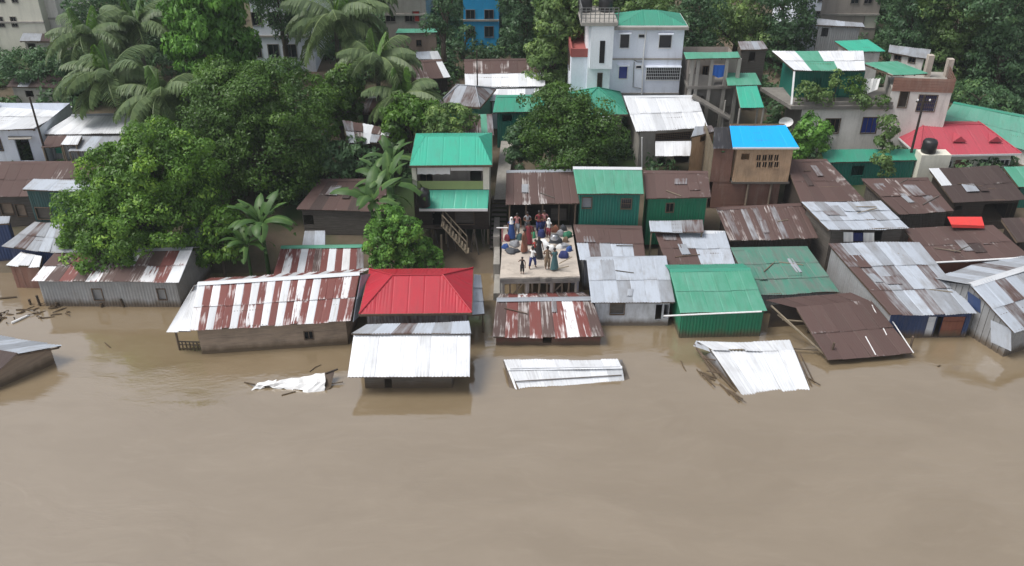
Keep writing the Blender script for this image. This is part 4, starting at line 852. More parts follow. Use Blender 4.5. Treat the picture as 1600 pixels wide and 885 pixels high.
T = Thing('green_canopy', 'two-part green tin canopy beside the unfinished house', 'canopy', PY(1165, 185, 60)); q = slope([(1137, 134), (1190, 133), (1181, 114), (1133, 114)], 61.5, 8); r = roof_frame(T, q); sheets(T, r, q, 4, 1, 'm'); q2 = slope([(1157, 168), (1194, 168), (1183, 134), (1150, 135)], 59.8, 28); r = roof_frame(T, q2); sheets(T, r, q2, 3, 1, 'q'); posts(T, [(p.x, p.y+.1) for p in (q[0], q[1], q2[0], q2[1])], 3, 6.2, .07, 'concrete', 'post', 0)
house('weathered_shed', 'small weathered grey shed behind the unfinished house', [(1158, 78), (1200, 77), (1192, 64), (1153, 65)], 67, 14, 4, 1, 'yygy', mat='plank_grey', style='plank_v', base=4, cap=None, inset=.1, front=[px(1170, 82, 1180, 96, 'hole')])
# terrace house with white-green-white roof
T = Thing('terrace_house', 'grey concrete house with white-and-green roof and planted terrace', 'building', PY(1320, 225, 62))
Yt = 62; q = slope([(1241, 110), (1352, 110), (1389, 97), (1206, 80)][0:2]+[(1349, 80), (1206, 80)], Yt-.6, 9); r = roof_frame(T, q); sheets(T, r, q, 8, 2, ['WWmmmWWW', 'WWmmWWWW'], amp=.012)
a, b, bk, zt = block(T, 1243, 1352, 112, None, Yt, 3.2, 'green_wall', style='corr', front=[px(1268, 122, 1282, 150, 'hole'), px(1312, 120, 1324, 150, 'door', 'teal_sheet')], zb=5.5)
q = slope([(1396, 117), (1451, 115), (1402, 96), (1348, 98)], Yt-1, 8); r = roof_frame(T, q); sheets(T, r, q, 4, 1, 'mmmm', amp=.012)
zl = PY(1300, 166, Yt-1.8).z; e0, e1 = P(1236, 166, zl), P(1396, 166, zl)
slab(T, 'terrace_slab', [e0, e1, e1+Vector((1.2, 4, 0)), e0+Vector((-1.2, 4, 0))], .25, 'concrete_dark')
wall(T, e0+Vector((.9, .25, 0)), e1+Vector((-.1, .25, 0)), 2.3, zl-.25, zl-.25, 'flat', 'plaster_block', [px(1289, 186, 1311, 208, 'win', 'void'), px(1347, 184, 1370, 208, 'win', 'glass_blue')], 'wall'); wall(T, e0+Vector((.9, 4, 0)), e0+Vector((.9, .25, 0)), 2.3, zl-.25, zl-.25, 'flat', 'concrete_dark')
R0 = PY(1393, 140, Yt-1.6); zt = PY(1440, 121, Yt-1.6).z; R1 = P(1493, 124, zt); R0.z = 0; R1.z = 0
wall(T, R0, R1, 2.3, zt-.9, zt-.9, 'flat', 'plaster_block', [px(1405, 143, 1418, 168, 'shut', 'plank_dark'), px(1434, 149, 1462, 174, 'grille', 'cloth_navy')], 'wall'); bk = Vector((1.2, 4.2, 0)); wall(T, R1, R1+bk, 2.3, zt-.9, zt-.9, 'flat', 'concrete_pale'); wall(T, R0+bk, R0, 2.3, zt-.9, zt-.9, 'flat', 'concrete')
slab(T, 'roof_slab', [Vector((p.x, p.y, zt-.85)) for p in (R0, R1, R1+bk, R0+bk)], .15, 'concrete')
wall(T, R0-Vector((0, .05, 0)), R1-Vector((0, .05, 0)), zt-.95, zt, zt, 'plank_h', 'brick_red', (), 'brick_parapet'); wall(T, R1+Vector((.05, 0, 0)), R1+bk, zt-.95, zt, zt, 'plank_h', 'brick_red', (), 'brick_parapet')
for x, y0 in ((1455, 86), (1486, 92)): g = B(); p = PY(x, y0, Yt+1.2); g.box(p.x-.2, p.x+.2, p.y-.2, p.y+.2, zt-.9, p.z); T.part('column_stub', g, 'concrete_pale')
g = B(); p = e0+Vector((.1, .3, 0)); g.beam(p, Vector((PY(1241, 112, Yt-.5).x, Yt-.5, PY(1241, 112, Yt-.5).z)), .12); T.part('post', g, 'white_paint')
g = B(); 
g.beam(e0+Vector((.2, .2, .12)), e1+Vector((0, .2, .12)), .12, .24)
T.part('terrace_kerb', g, 'concrete_dark')
g = B(); 
for i in range(5): x0, x1 = 1346+i*5, 1351+i*5; g.quad(PY(x0, 150-i*2, Yt-.5-.1*(i % 2)), PY(x1, 148-i*2, Yt-.5-.1*((i+1) % 2)), PY(x1+5, 122, Yt-.3), PY(x0+5, 124, Yt-.3))
single('hanging_sheet', 'pale cloth sheet drying on the terrace', 'cloth', g, 'cloth_white', PY(1360, 150, Yt-.5), smooth=True)
o = PY(1229, 192, 57.5); g = B(); N = 12; vv = []
for k in range(N): t_ = 2*math.pi*k/N; vv.append(o+Vector((.5*math.cos(t_), .12+.1*math.sin(t_), .32*math.sin(t_))))
for k in range(N): g.tri(o+Vector((0, .35, -.05)), vv[k], vv[(k+1) % N])
g.beam(o+Vector((0, .35, 0)), Vector((o.x, o.y+.5, 2.3)), .07); g.beam(o, o+Vector((0, -.35, .1)), .04); single('satellite_dish', 'white satellite dish above the blue cabin roof', 'dish', g, 'white_paint', o, smooth=True)
# red roofed villa, green roofs at the right
T = Thing('red_villa', 'white villa with faded crimson roof at the right', 'house', PY(1510, 265, 60)); A = PY(1436, 243, 57.0); Bq = P(1596, 240, A.z); r, c = hip_roof(T, A, Bq, 6.2, 17, 'c', .9, frame='white_paint', cap='crimson_sheet', ridge_frac=.2)
walls_rect(T, *c[:4], 1.8, A.z-.08, 'flat', 'plaster_cream', .4, front=[px(1490, 250, 1511, 275, 'door', 'brick_red'), px(1535, 249, 1549, 256), px(1556, 250, 1582, 259), px(1452, 249, 1463, 255), px(1478, 252, 1486, 262)], frame='white_paint')
for xg in (1496, 1552):
    g = B(); p = PP(xg, 220, A, plane_from(A, Bq, math.radians(17))[2]); g.tri(p+Vector((-.5, -.35, .05)), p+Vector((.5, -.35, .05)), p+Vector((0, -.35, .45))); g.tri(p+Vector((-.5, -.35, .05)), p+Vector((0, -.35, .45)), p+Vector((0, .8, .32))); g.tri(p+Vector((.5, -.35, .05)), p+Vector((0, .8, .32)), p+Vector((0, -.35, .45))); T.part('roof_vent', g, 'crimson_sheet', r)
g = B(); o = PY(1450, 238, 56.4); g.box(o.x-.6, o.x+1.4, o.y-.5, o.y+.5, 1.8, o.z-.01); single('tank_stand', 'whitewashed block carrying the black villa tank', 'block', g, 'plaster_cream', (o.x, o.y, 1.8)); o = PY(1450, 238, 56.4); g = B(); g.lathe(o, [(.42, 0), (.48, .05), (.48, .75), (.4, .88), (.14, .95)]); single('villa_tank', 'black water tank beside the crimson villa roof', 'tank', g, 'tank_black', o, smooth=True)
house('sage_roof_hall', 'long hall with dull sage green roof at the right edge', [(1462, 200), (1660, 248), (1640, 190), (1490, 160)], 63, 16, 10, 2, 'n', mat='plaster_block', style='flat', base=2, cap='teal_sheet', gable=.6)
house('green_strip_house', 'low dark shop with narrow green tin roof below the terrace house', [(1288, 254), (1439, 250), (1434, 233), (1283, 234)], 56, 16, 9, 1, 't', mat='green_wall', base=1.5, cap=None, front=[px(1330, 259, 1350, 275, 'hole')])
house('edge_mint_house', 'mint green roof corner below the crimson villa', [(1592, 292), (1660, 290), (1640, 259), (1568, 261)], 53.5, 14, 4, 1, 'm', mat='green_wall', base=1, cap=None)
o = PY(1510, 349, 48.5); g = B(); g.quad(PY(1486, 351, 48.0), PY(1538, 353, 48.2), PY(1534, 339, 49.0), PY(1480, 339, 49.0)); g.quad(PY(1486, 351, 48.0), PY(1538, 353, 48.2), PY(1538, 357, 48.2), PY(1488, 356, 48.0)); single('red_awning', 'bright red tarp awning between brown roofs at the right', 'awning', g, 'red_tarp', o)
def pole(label, x0, y0, x1, y1, Y, r=.07, arm=True):
    T = Thing('utility_pole', label, 'pole', PY(x1, y1, Y)); t_, b_ = PY(x0, y0, Y), PY(x1, y1, Y); b_.x = t_.x = (t_.x+b_.x)/2
    g = B(); g.tube([Vector((b_.x, Y, b_.z-1.5)), t_], [r*1.3, r]); T.part('mast', g, 'plank_dark')
    if arm: g = B(); g.beam(t_+Vector((-.5, 0, -.4)), t_+Vector((.5, 0, -.4)), .08); T.part('cross_arm', g, 'plank_dark'); g = B(); g.lathe(t_+Vector((-.4, 0, -.36)), [(.05, 0), (.06, .08), (.03, .14)], 8); T.part('insulator', g, 'white_paint'); g = B(); g.lathe(t_+Vector((.4, 0, -.36)), [(.05, 0), (.06, .08), (.03, .14)], 8); T.part('insulator', g, 'white_paint')
pole('leaning dark pole beside the crimson villa roof', 1442, 150, 1427, 238, 57.2)
pole('slim dark pole in front of the white house at left', 45, 152, 74, 246, 56, .06, False)
pole('thin pole before the white sheet shed roof', 744, 78, 747, 140, 66, .05, False)
# left-hand buildings
T = Thing('white_left_house', 'white plastered house with white roof and dark doorway, far left', 'house', PY(20, 250, 58)); Yl = 57
a, b, bk, zt = block(T, -60, 60, 201, None, Yl, 5, 'plaster_white', front=[px(27, 217, 49, 252, 'hole'), px(-20, 215, 2, 235)], zb=2); q = [PY(-70, 203, Yl-.4), PY(52, 202, Yl-.4), PY(126, 167, Yl+6.5)+Vector((-.6, 0, 0)), PY(-10, 160, Yl+6)]
r = roof_frame(T, q); sheets(T, r, q, 8, 2, 'WwWWWwWW', rough=.03); g = B(); g.hexa([PY(13, 219, Yl-.7), PY(49, 218, Yl-.7), PY(49, 214, Yl), PY(13, 214, Yl)]+[p+Vector((0, 0, .06)) for p in (PY(13, 219, Yl-.7), PY(49, 218, Yl-.7), PY(49, 214, Yl), PY(13, 214, Yl))]); T.part('awning', g, 'concrete')
T = house('palm_shed', 'long white-roofed shed beneath the coconut palms', [(65, 210), (236, 208), (232, 177), (112, 180)], 57.5, 10, 9, 1, 'W', mat='tin_wall', base=2, inset=.3, front=[px(85, 222, 100, 240, 'door', 'teal_sheet')])
for pxs, Y_, pt, nm in (([(64, 230), (98, 228), (104, 212), (74, 213)], 55.8, 'rr', 'brown'), ([(95, 226), (121, 226), (128, 212), (104, 212)], 55.6, 'WW', 'white'), ([(106, 236), (178, 236), (190, 213), (128, 213)], 55.4, 'gGgg', 'grey')):
    q = slope(pxs, Y_, 12); r = roof_frame(T, q); sheets(T, r, q, len(pt), 1, pt, rough=.03); posts(T, [(q[0].x+.1, q[0].y), (q[1].x-.1, q[1].y)], 1.5, q[0].z-.05)
house('long_brown_house', 'long low house with plain brown roof at the left edge', [(-40, 309), (148, 303), (190, 253), (-20, 254)], 51.5, 12, 11, 2, ['rrrrrrrrrsr', 'wrrrrrsrrrr'], mat='plank_grey', style='plank_h', base=.5, cap='rust', rough=.03, front=[px(2, 318, 20, 335, 'shut', 'plank_pale'), px(26, 320, 40, 338, 'shut', 'plank_pale')])
house('teal_hut', 'small hut with pale tin roof and dark teal wall, left', [(34, 296), (134, 299), (153, 281), (52, 280)], 49.6, 14, 5, 1, 'GGGGG', mat='dark_teal_wall', base=-.3, cap=None, inset=.2, front=[px(58, 325, 80, 342, 'shut', 'plank_grey')])
house('grey_lean_house', 'weathered grey lean-to roof at the left shore', [(4, 385), (96, 396), (100, 349), (54, 347)], 47.5, 16, 5, 2, 'gygGg', mat='blue_tarp', base=-.8, cap=None, rough=.06)
house('blue_wall_hut', 'blue-walled hut at the extreme left edge', [(-40, 352), (14, 349), (16, 338), (-40, 338)], 48.6, 10, 3, 1, 'Wgg', mat='blue_tarp', base=-.5, cap=None, inset=.1)
house('white_canopy_hut', 'tiny brown hut under a small white sheet at the left shore', [(11, 415), (62, 416), (66, 402), (32, 393)], 46.0, 12, 3, 1, 'WwW', mat='brick_red', style='plank_v', base=-.8, cap=None, rough=.1, inset=.12)
house('hidden_grey_hut', 'small grey tin hut half hidden between the trees', [(283, 384), (322, 382), (318, 348), (288, 350)], 47.8, 14, 2, 1, 'gG', mat='plank_grey', style='plank_h', base=-.4, cap=None)
# roofs further back, between the trees
house('far_rust_house', 'rusty brown roof with pale end panel behind the palms', [(648, 124), (704, 121), (690, 94), (640, 97)], 68, 15, 5, 1, 'ssrrw', mat='plank_dark', base=3, cap='rust', gable=.7)
house('long_white_shed', 'long white tin shed with rusty upper strip in the background', [(727, 136), (852, 135), (850, 92), (725, 94)], 66, 14, 9, 2, ['WWwWWWwWW', 'rsrrsrrsr'], mat='tin_wall', base=3, cap='rust')
T = Thing('hipped_shack', 'small shack with grey-brown hipped roof near the alley', 'house', PY(715, 185, 62)); A = PY(684, 162, 61.5); Bq = P(750, 168, A.z); r, c = hip_roof(T, A, Bq, 4.2, 20, 'ygy', .7, cap='galvanised', ridge_frac=.3); walls_rect(T, *c[:4], 2.2, A.z-.08, 'corr', 'mint_sheet', .25)
house('alley_green_house', 'teal roofed house with blue cloth beside the alley', [(770, 176), (852, 174), (850, 149), (775, 150)], 61, 15, 5, 1, 'tttmt', mat='green_wall', base=2.2, cap='teal_sheet', front=[px(785, 180, 800, 190, 'hole')])
house('alley_white_house', 'white plank house under the long white shed', [(762, 158), (850, 156), (848, 139), (765, 139)], 64, 12, 6, 1, 'WwWWgW', mat='plaster_white', style='plank_v', base=3, cap=None)
house('striped_back_house', 'small rust and mint striped roof above the turquoise roof', [(722, 212), (772, 211), (769, 178), (722, 179)], 57, 16, 5, 1, 'srsmy', mat='tin_wall', base=1.8, cap=None)
house('white_scrap_house', 'broken white and brown roof under the banana plants', [(545, 222), (600, 224), (615, 200), (535, 190)], 56, 12, 5, 2, ['wswgr', 'yrwsw'], mat='plank_dark', base=1.6, cap=None, rough=.12)
house('palm_base_house', 'dull brown roofed house at the foot of the palms', [(560, 178), (640, 178), (628, 150), (575, 152)], 62, 14, 6, 1, 'yrgyry', mat='plank_dark', base=2, cap='white_paint')
house('far_pink_house', 'pale pink house with thin green roof far back', [(618, 52), (688, 50), (684, 44), (622, 45)], 78, 8, 5, 1, 'm', mat='plaster_pink', style='flat', base=4, cap=None, front=[px(651, 63, 658, 72)])
house('far_mint_shed', 'pale blue-green shed roof below the pink house', [(612, 94), (690, 92), (684, 80), (618, 82)], 73, 14, 5, 1, 'mGGGw', mat='tin_wall', base=4, cap=None)
def far(name, label, x0, x1, yt, Y, depth, mat, wins, **k):
    T = Thing(name, label, 'building', PY((x0+x1)/2, 80, Y)); T.org = T.org; a, b, bk, zt = block(T, x0, x1, yt, None, Y, depth, mat, front=wins, frame='concrete_dark', zb=terr(0, Y)-1, top='concrete', **k)
    for z in np.arange(terr(0, Y)+3, zt-.5, 3.0): g = B(); g.box(a.x-.06, b.x+.06, a.y-.12, a.y+.02, z-.15, z); T.part('floor_band', g, 'concrete')
    return T
def wg(x0, x1, n, y0, y1, w_, kind='win', m=None): return [px(x0+(x1-x0)*i/max(1, n-1)-w_/2, y0, x0+(x1-x0)*i/max(1, n-1)+w_/2, y1, kind, m) for i in range(n)]
far('pale_blue_building', 'pale blue-grey apartment block behind the big trees', 380, 475, -60, 74.5, 9, 'plaster_white', wg(400, 455, 3, 70, 90, 16)+wg(400, 455, 3, 20, 40, 16)+wg(400, 455, 3, -30, -10, 16))
far('bright_blue_building', 'vivid blue apartment block at the top centre', 722, 778, -50, 78.5, 8, 'plaster_blue', wg(735, 764, 2, 42, 58, 13)+wg(735, 764, 2, 16, 30, 13)+wg(735, 764, 2, -25, -8, 13))
far('grey_flat_building', 'grey concrete block with a red panel at the top', 596, 662, -60, 80, 8, 'concrete', wg(610, 640, 2, 22, 34, 14, 'win', 'void')+[px(645, 18, 655, 34, 'shut', 'red_tarp')]+wg(610, 645, 2, -20, -6, 14))
far('cream_left_building', 'cream apartment block at the top left corner', -60, 40, -70, 78, 9, 'plaster_cream', wg(-40, 22, 4, 27, 42, 8)+wg(-40, 22, 4, -10, 4, 8))
far('mint_left_building', 'grey building with mint band beside the cream block', 40, 80, -20, 79, 8, 'plaster_block', [px(42, 2, 66, 9, 'shut', 'mint_sheet'), px(45, 26, 58, 36, 'win', 'void')])
far('beige_right_building', 'beige apartment block behind the terrace house', 1296, 1392, -70, 80, 9, 'plaster_beige', wg(1336, 1378, 3, -4, 6, 12)+wg(1310, 1375, 4, -45, -30, 10)+[px(1350, 24, 1380, 44, 'shut', 'plaster_cream')])
far('white_corner_building', 'white apartment corner left of the beige block', 1262, 1296, -60, 78, 8, 'plaster_white', [px(1275, 18, 1287, 26), px(1279, -10, 1290, 3)])
house('grey_shed_roof', 'grey sheds with flat dark awning under the beige block', [(1273, 39), (1352, 42), (1348, 36), (1278, 29)], 74, 6, 5, 1, 'ggGgg', mat='tin_wall', base=4, cap=None, front=[px(1283, 44, 1294, 58, 'hole')])
house('teal_slip_roof', 'small teal roof behind the white-and-green roof', [(1328, 80), (1384, 80), (1356, 62), (1304, 64)], 68, 10, 4, 1, 'q', mat='plaster_block', style='flat', base=4, cap=None)
house('far_right_block', 'unfinished block with small windows behind the pale green roofs', [(1388, 82), (1450, 92), (1455, 78), (1390, 70)], 69, 6, 4, 1, 'gggg', mat='plaster_block', style='flat', base=4, cap=None, front=[px(1398, 84, 1408, 94), px(1420, 90, 1430, 98)])
house('dark_left_house', 'dull dark-roofed house under trees at the left back', [(10, 135), (110, 138), (120, 118), (25, 116)], 68, 12, 6, 1, 'dgdddg', mat='concrete', style='flat', base=3, cap=None, front=[px(40, 142, 52, 152, 'hole')])
house('grey_left_house', 'grey concrete house with flat roof below the cream block', [(30, 64), (112, 66), (110, 54), (36, 52)], 76, 6, 5, 1, 'ggdgg', mat='concrete', style='flat', base=4, cap=None, front=[px(44, 68, 56, 80, 'hole')])
# ---------------------------------------------------------------- trees and plants
def ppm(p): return FPX/(p.y*_ct+(CAM_H-p.z)*_st)
def crown_arrays(lobes, leaf, rc, per, seed, low=-.55, droop=.25, wid=.5):
    """leaf-sized quads in clumps spread over uneven lobes (centre, radii)"""
    r = np.random.default_rng(seed); Vs = []; tone = []
    for c, R in lobes:
        R = np.array(R); area = 4*math.pi*((R[0]*R[1])**1.6/3+(R[0]*R[2])**1.6/3+(R[1]*R[2])**1.6/3)**(1/1.6); n = max(5, int(area/(rc*rc*1.75)))
        d = r.normal(size=(n*2, 3)); d /= np.linalg.norm(d, axis=1)[:, None]; d = d[d[:, 2] > low][:n]
        bump = 1+.10*np.sin(d[:, 0]*5+seed)+.10*np.sin(d[:, 1]*6+d[:, 2]*4+seed*2); rad = np.where(r.random(len(d)) < .78, r.uniform(.86, 1.10, len(d)), r.uniform(.45, .85, len(d)))
        cc = np.array(c)+d*R*(rad*bump)[:, None]
        for k in range(len(d)):
            m = int(per*r.uniform(.6, 1.3)); e = r.normal(size=(m, 3))+d[k]*.8+np.array([0, 0, .35]); e /= np.linalg.norm(e, axis=1)[:, None]; rr = rc*r.uniform(.7, 1.3)
            p = cc[k]+e*rr*r.uniform(.6, 1, m)[:, None]*np.array([1.1, 1.1, .8])
            nn = e*1.0+r.normal(size=(m, 3))*.32+np.array([0, 0, .25]); nn /= np.linalg.norm(nn, axis=1)[:, None]
            ax = np.cross(nn, r.normal(size=(m, 3))); ax[:, 2] -= droop; ax /= np.linalg.norm(ax, axis=1)[:, None]; sd_ = np.cross(nn, ax); L = leaf*r.uniform(.7, 1.35, m)[:, None]
            Vs.append(np.stack([p-ax*L*.5, p+sd_*L*wid*.5, p+ax*L*.5-np.array([0, 0, .12])*L, p-sd_*L*wid*.5], 1)); tk = r.random()*.62
            tone.append(np.repeat(tk+r.random(m)*.38, 4))
    V = np.concatenate(Vs).reshape(-1, 3); return V, np.arange(len(V)).reshape(-1, 4), np.concatenate(tone)
def limb(b, p, q, r0, r1, seed, n=5):
    rr = random.Random(seed); p = Vector(p); q = Vector(q); L = (q-p).length
    b.tube([p.lerp(q, k/n)+Vector((rr.uniform(-1, 1), rr.uniform(-1, 1), rr.uniform(-.5, .5)))*L*.04*(0 < k < n) for k in range(n+1)], [r0+(r1-r0)*k/n for k in range(n+1)], 7, False)
def tree(name, label, lob, Y, leafm, leaf=.3, rc=.6, per=60, seed=1, trunk=.3, group=None, base=None, cat='tree', low=-.55, droop=.25, wid=.5, bark='bark'):
    L = []
    for l in lob:
        x, y, rx, ry = l[:4]; c = PY(x, y, Y+(l[4] if len(l) > 4 else 0)); s = ppm(c); L.append((c, (rx/s, rx/s*.9, ry/s/.9)))
    cx = sum((c*R[0]**2 for c, R in L), Vector())/sum(R[0]**2 for c, R in L); bx = Vector((cx.x, cx.y, 0)) if base is None else PY(*base, Y); gz = terr(bx.x, bx.y); org = Vector((bx.x, bx.y, gz-.2))
    T = Thing(name, label, cat, org, group); b = B(); fork = Vector((bx.x*.7+cx.x*.3, bx.y*.7+cx.y*.3, gz+(cx.z-gz)*.45)); limb(b, org, fork, trunk, trunk*.75, seed)
    for i, (c, R) in enumerate(L):
        limb(b, fork, c, trunk*.6, trunk*.15, seed+i)
        for k in range(3): a = k*2.1+i; limb(b, fork.lerp(c, .6), c+Vector((math.cos(a)*R[0]*.7, math.sin(a)*R[1]*.7, R[2]*.3)), trunk*.22, .03, seed+i*5+k, 3)
    T.part('trunk', b, bark, smooth=True)
    V, Q, tn = crown_arrays([((c-org)[:], R) for c, R in L], leaf, rc, per, seed, low, droop, wid); link('crown', fast_mesh('crown', V, Q, None, False, tn), leafm, T.o); return T
tree('leafy_tree', 'bright green leafy tree leaning over the striped tin house', [(255, 258, 62, 48), (195, 292, 62, 50), (148, 352, 48, 50, -1.0), (215, 345, 80, 62, -1.2), (285, 320, 48, 55, .5), (185, 390, 64, 32, -1.6), (135, 388, 36, 30, -1.6), (240, 225, 40, 28, 1), (300, 285, 40, 40, 1)], 48.6, 'leaf_bright', .22, .60, 100, 3, .32)
tree('mango_tree', 'huge dark dome-shaped mango tree, left of centre', [(415, 165, 80, 48), (352, 200, 52, 58), (468, 215, 50, 60), (405, 245, 74, 60, -1), (338, 262, 40, 44, -.5), (468, 270, 40, 34, -.5), (375, 145, 54, 32, .5), (325, 285, 40, 40, -1)], 55.5, 'leaf_mango', .20, .85, 165, 5, .5)
tree('yellowish_tree', 'yellow-green tree crown just behind the mango dome', [(338, 122, 26, 16), (394, 120, 22, 12)], 57.5, 'leaf_bright', .3, .55, 60, 6, .25)
tree('drooping_tree', 'tall tree with hanging pale-edged leaves at top left', [(322, 22, 52, 46), (312, 74, 44, 36, -.5), (362, 62, 32, 46), (340, -30, 60, 40), (345, 105, 36, 22)], 66, 'leaf_lush', .42, .6, 46, 7, .35, droop=.9)
tree('olive_tree', 'rounded dark tree right behind the mango tree', [(532, 138, 26, 28), (520, 175, 28, 34), (545, 165, 20, 26)], 61, 'leaf_mango', .24, .6, 80, 8, .25)
tree('roof_tree', 'leafy tree just behind the turquoise stilt-house roof', [(640, 186, 38, 26), (610, 205, 18, 14), (660, 176, 20, 12)], 57.5, 'leaf_bright', .3, .5, 60, 9, .2)
tree('light_shrub', 'light olive shrub by the striped back house', [(698, 190, 34, 20), (675, 205, 20, 12)], 57, 'leaf_olive', .25, .45, 60, 10, .14, cat='shrub')
tree('feathery_tree', 'vivid green feathery small tree behind the red roof', [(606, 342, 20, 18), (628, 362, 24, 18, -.3), (602, 384, 26, 18, -.3), (642, 388, 24, 18), (618, 405, 34, 14), (592, 360, 14, 14)], 46.3, 'leaf_lush', .22, .36, 60, 11, .12, low=-.8)
tree('low_shrub', 'small green shrub at the water right of the feathery tree', [(668, 405, 20, 13), (655, 395, 14, 12)], 46.5, 'leaf_lush', .22, .35, 50, 12, .06, cat='shrub')
tree('round_mango', 'dense round dark green tree between the alley and white-roof house', [(868, 184, 48, 38), (918, 212, 50, 40), (840, 222, 34, 36), (885, 232, 58, 32, -.8), (945, 228, 26, 24), (880, 160, 30, 20)], 56.3, 'leaf_mango', .20, .75, 140, 13, .35)
tree('alley_shrub', 'dark shrub below the round mango tree next to the alley', [(815, 245, 20, 20), (808, 215, 14, 16)], 56, 'leaf_dark', .24, .4, 50, 14, .1, cat='shrub')
tree('tall_olive_tree', 'tall light green tree left of the white building', [(874, 48, 34, 40), (858, 100, 34, 36), (882, 130, 22, 28), (850, 140, 20, 22), (890, 10, 44, 30)], 68.5, 'leaf_olive', .34, .6, 56, 15, .3)
tree('under_tree', 'dark leafy bush beside the banana plants at the waterline', [(345, 385, 26, 30), (325, 400, 18, 18), (350, 350, 22, 22)], 47.2, 'leaf_bright', .26, .4, 55, 16, .1, cat='shrub')
tree('dark_gap_tree', 'dark shaded tree between the mango and the brown timber house', [(512, 262, 34, 30), (470, 300, 30, 26), (440, 310, 30, 24), (560, 250, 26, 24)], 55.5, 'leaf_dark', .28, .5, 55, 17, .2)
for k, (lab, lob, Y_, mt, leaf) in enumerate((
    ('dark tree behind the coconut palms, lowest left', [(70, 108, 44, 20), (30, 104, 36, 18), (110, 112, 26, 18)], 70, 'leaf_dark', .32),
    ('dark tree left of the bluish apartment block', [(437, 12, 28, 30), (455, 48, 18, 22), (430, -20, 36, 24)], 72, 'leaf_dark', .34),
    ('thin crowned dark tree with bare trunks left of the blue block', [(682, 42, 18, 18), (702, 4, 16, 16), (690, -25, 30, 20)], 73, 'leaf_dark', .32),
    ('big dark tree right of the blue apartment block', [(816, 30, 34, 44), (812, 75, 26, 28), (838, 85, 22, 26), (825, -20, 40, 30)], 75, 'leaf_dark', .34),
    ('dark leaves hugging the left side of the blue block', [(732, 54, 7, 9), (716, 84, 10, 14)], 77, 'leaf_dark', .3),
    ('soft olive tree behind the green hipped roof', [(950, 6, 44, 22), (1000, 2, 44, 18), (920, -20, 40, 20)], 76, 'leaf_olive', .36),
    ('dark green tree right of the white building', [(1085, 52, 30, 34), (1080, 15, 34, 28), (1100, 80, 20, 16)], 74, 'leaf_dark', .34),
    ('pale olive tree above the weathered shed', [(1128, 48, 28, 26), (1180, 55, 30, 20), (1150, 20, 34, 24)], 77, 'leaf_olive', .34),
    ('dark tree left of the white apartment corner', [(1232, 30, 36, 40), (1215, 72, 30, 24), (1250, 66, 20, 20), (1225, -20, 40, 30)], 76, 'leaf_dark', .34),
    ('large dark tree beside the beige apartment block', [(1420, 40, 40, 44), (1410, 92, 26, 22), (1440, 90, 34, 30), (1430, -20, 50, 34)], 75, 'leaf_dark', .34),
    ('tall grey-green tree behind the brick parapet', [(1500, 55, 44, 50), (1475, 100, 34, 30), (1520, 110, 38, 34), (1500, -10, 56, 40)], 73, 'leaf_olive', .36),
    ('darkest big tree at the top right corner', [(1565, 90, 44, 44), (1590, 40, 40, 50), (1560, 140, 40, 34), (1600, 130, 34, 40), (1570, -10, 60, 44)], 70, 'leaf_dark', .34),
    ('dark shrubs between the sage hall and the brick parapet', [(1525, 150, 26, 18), (1555, 165, 24, 14)], 67, 'leaf_dark', .3),
    ('green tree at the top left behind the palms', [(250, 40, 34, 40), (240, 90, 26, 30), (195, 70, 36, 40), (160, 20, 44, 40)], 78, 'leaf_dark', .34))):
    tree('background_tree', lab, lob, Y_, mt, leaf*.8, .66, 62, 30+k, .28, 'trees along the top')
# plants on and below the terrace, by the cabin
for k, (lab, x, y, rx, ry, Y_, mt) in enumerate((('leafy plant at the left end of the terrace', 1262, 146, 20, 20, 60.6, 'leaf_olive'), ('yellowish bushy plant on the terrace ledge', 1286, 152, 16, 16, 60.6, 'leaf_olive'), ('round potted bush in mid terrace', 1338, 136, 16, 18, 60.8, 'leaf_mango'),
        ('trailing plant on the right part of the terrace ledge', 1345, 158, 18, 10, 60.2, 'leaf_olive'), ('small weedy plant at the terrace right end', 1380, 160, 12, 8, 60.2, 'leaf_mango'), ('thin tall plant before the green terrace wall', 1308, 128, 10, 20, 61.0, 'leaf_olive'))):
    c = PY(x, y, Y_); s = ppm(c); T = Thing('terrace_plant', lab, 'plant', Vector((c.x, c.y, PY(x, 166, Y_).z)), 'terrace plants'); g = B(); limb(g, T.org, c, .05, .02, k); T.part('stem', g, 'bark'); V, Q, tn = crown_arrays([((c-T.org)[:], (rx/s*.8, rx/s*.8, ry/s*.8))], .2, .28, 20, 60+k, -.9); link('foliage', fast_mesh('foliage', V, Q, None, False, tn), mt, T.o)
tree('papaya_bush', 'light green bush between the blue roof and the terrace house', [(1268, 212, 20, 26), (1255, 232, 12, 14)], 57.0, 'leaf_lush', .32, .45, 50, 41, .1, cat='shrub')
tree('wall_bush', 'green bush against the terrace house wall near the villa', [(1387, 200, 9, 16), (1380, 225, 8, 12)], 57.4, 'leaf_olive', .28, .4, 50, 42, .08, cat='shrub')
tree('roof_vine', 'pale weeds on the green strip roof', [(1378, 252, 10, 12), (1385, 268, 8, 8)], 54.6, 'leaf_olive', .2, .3, 40, 43, .05, cat='shrub')
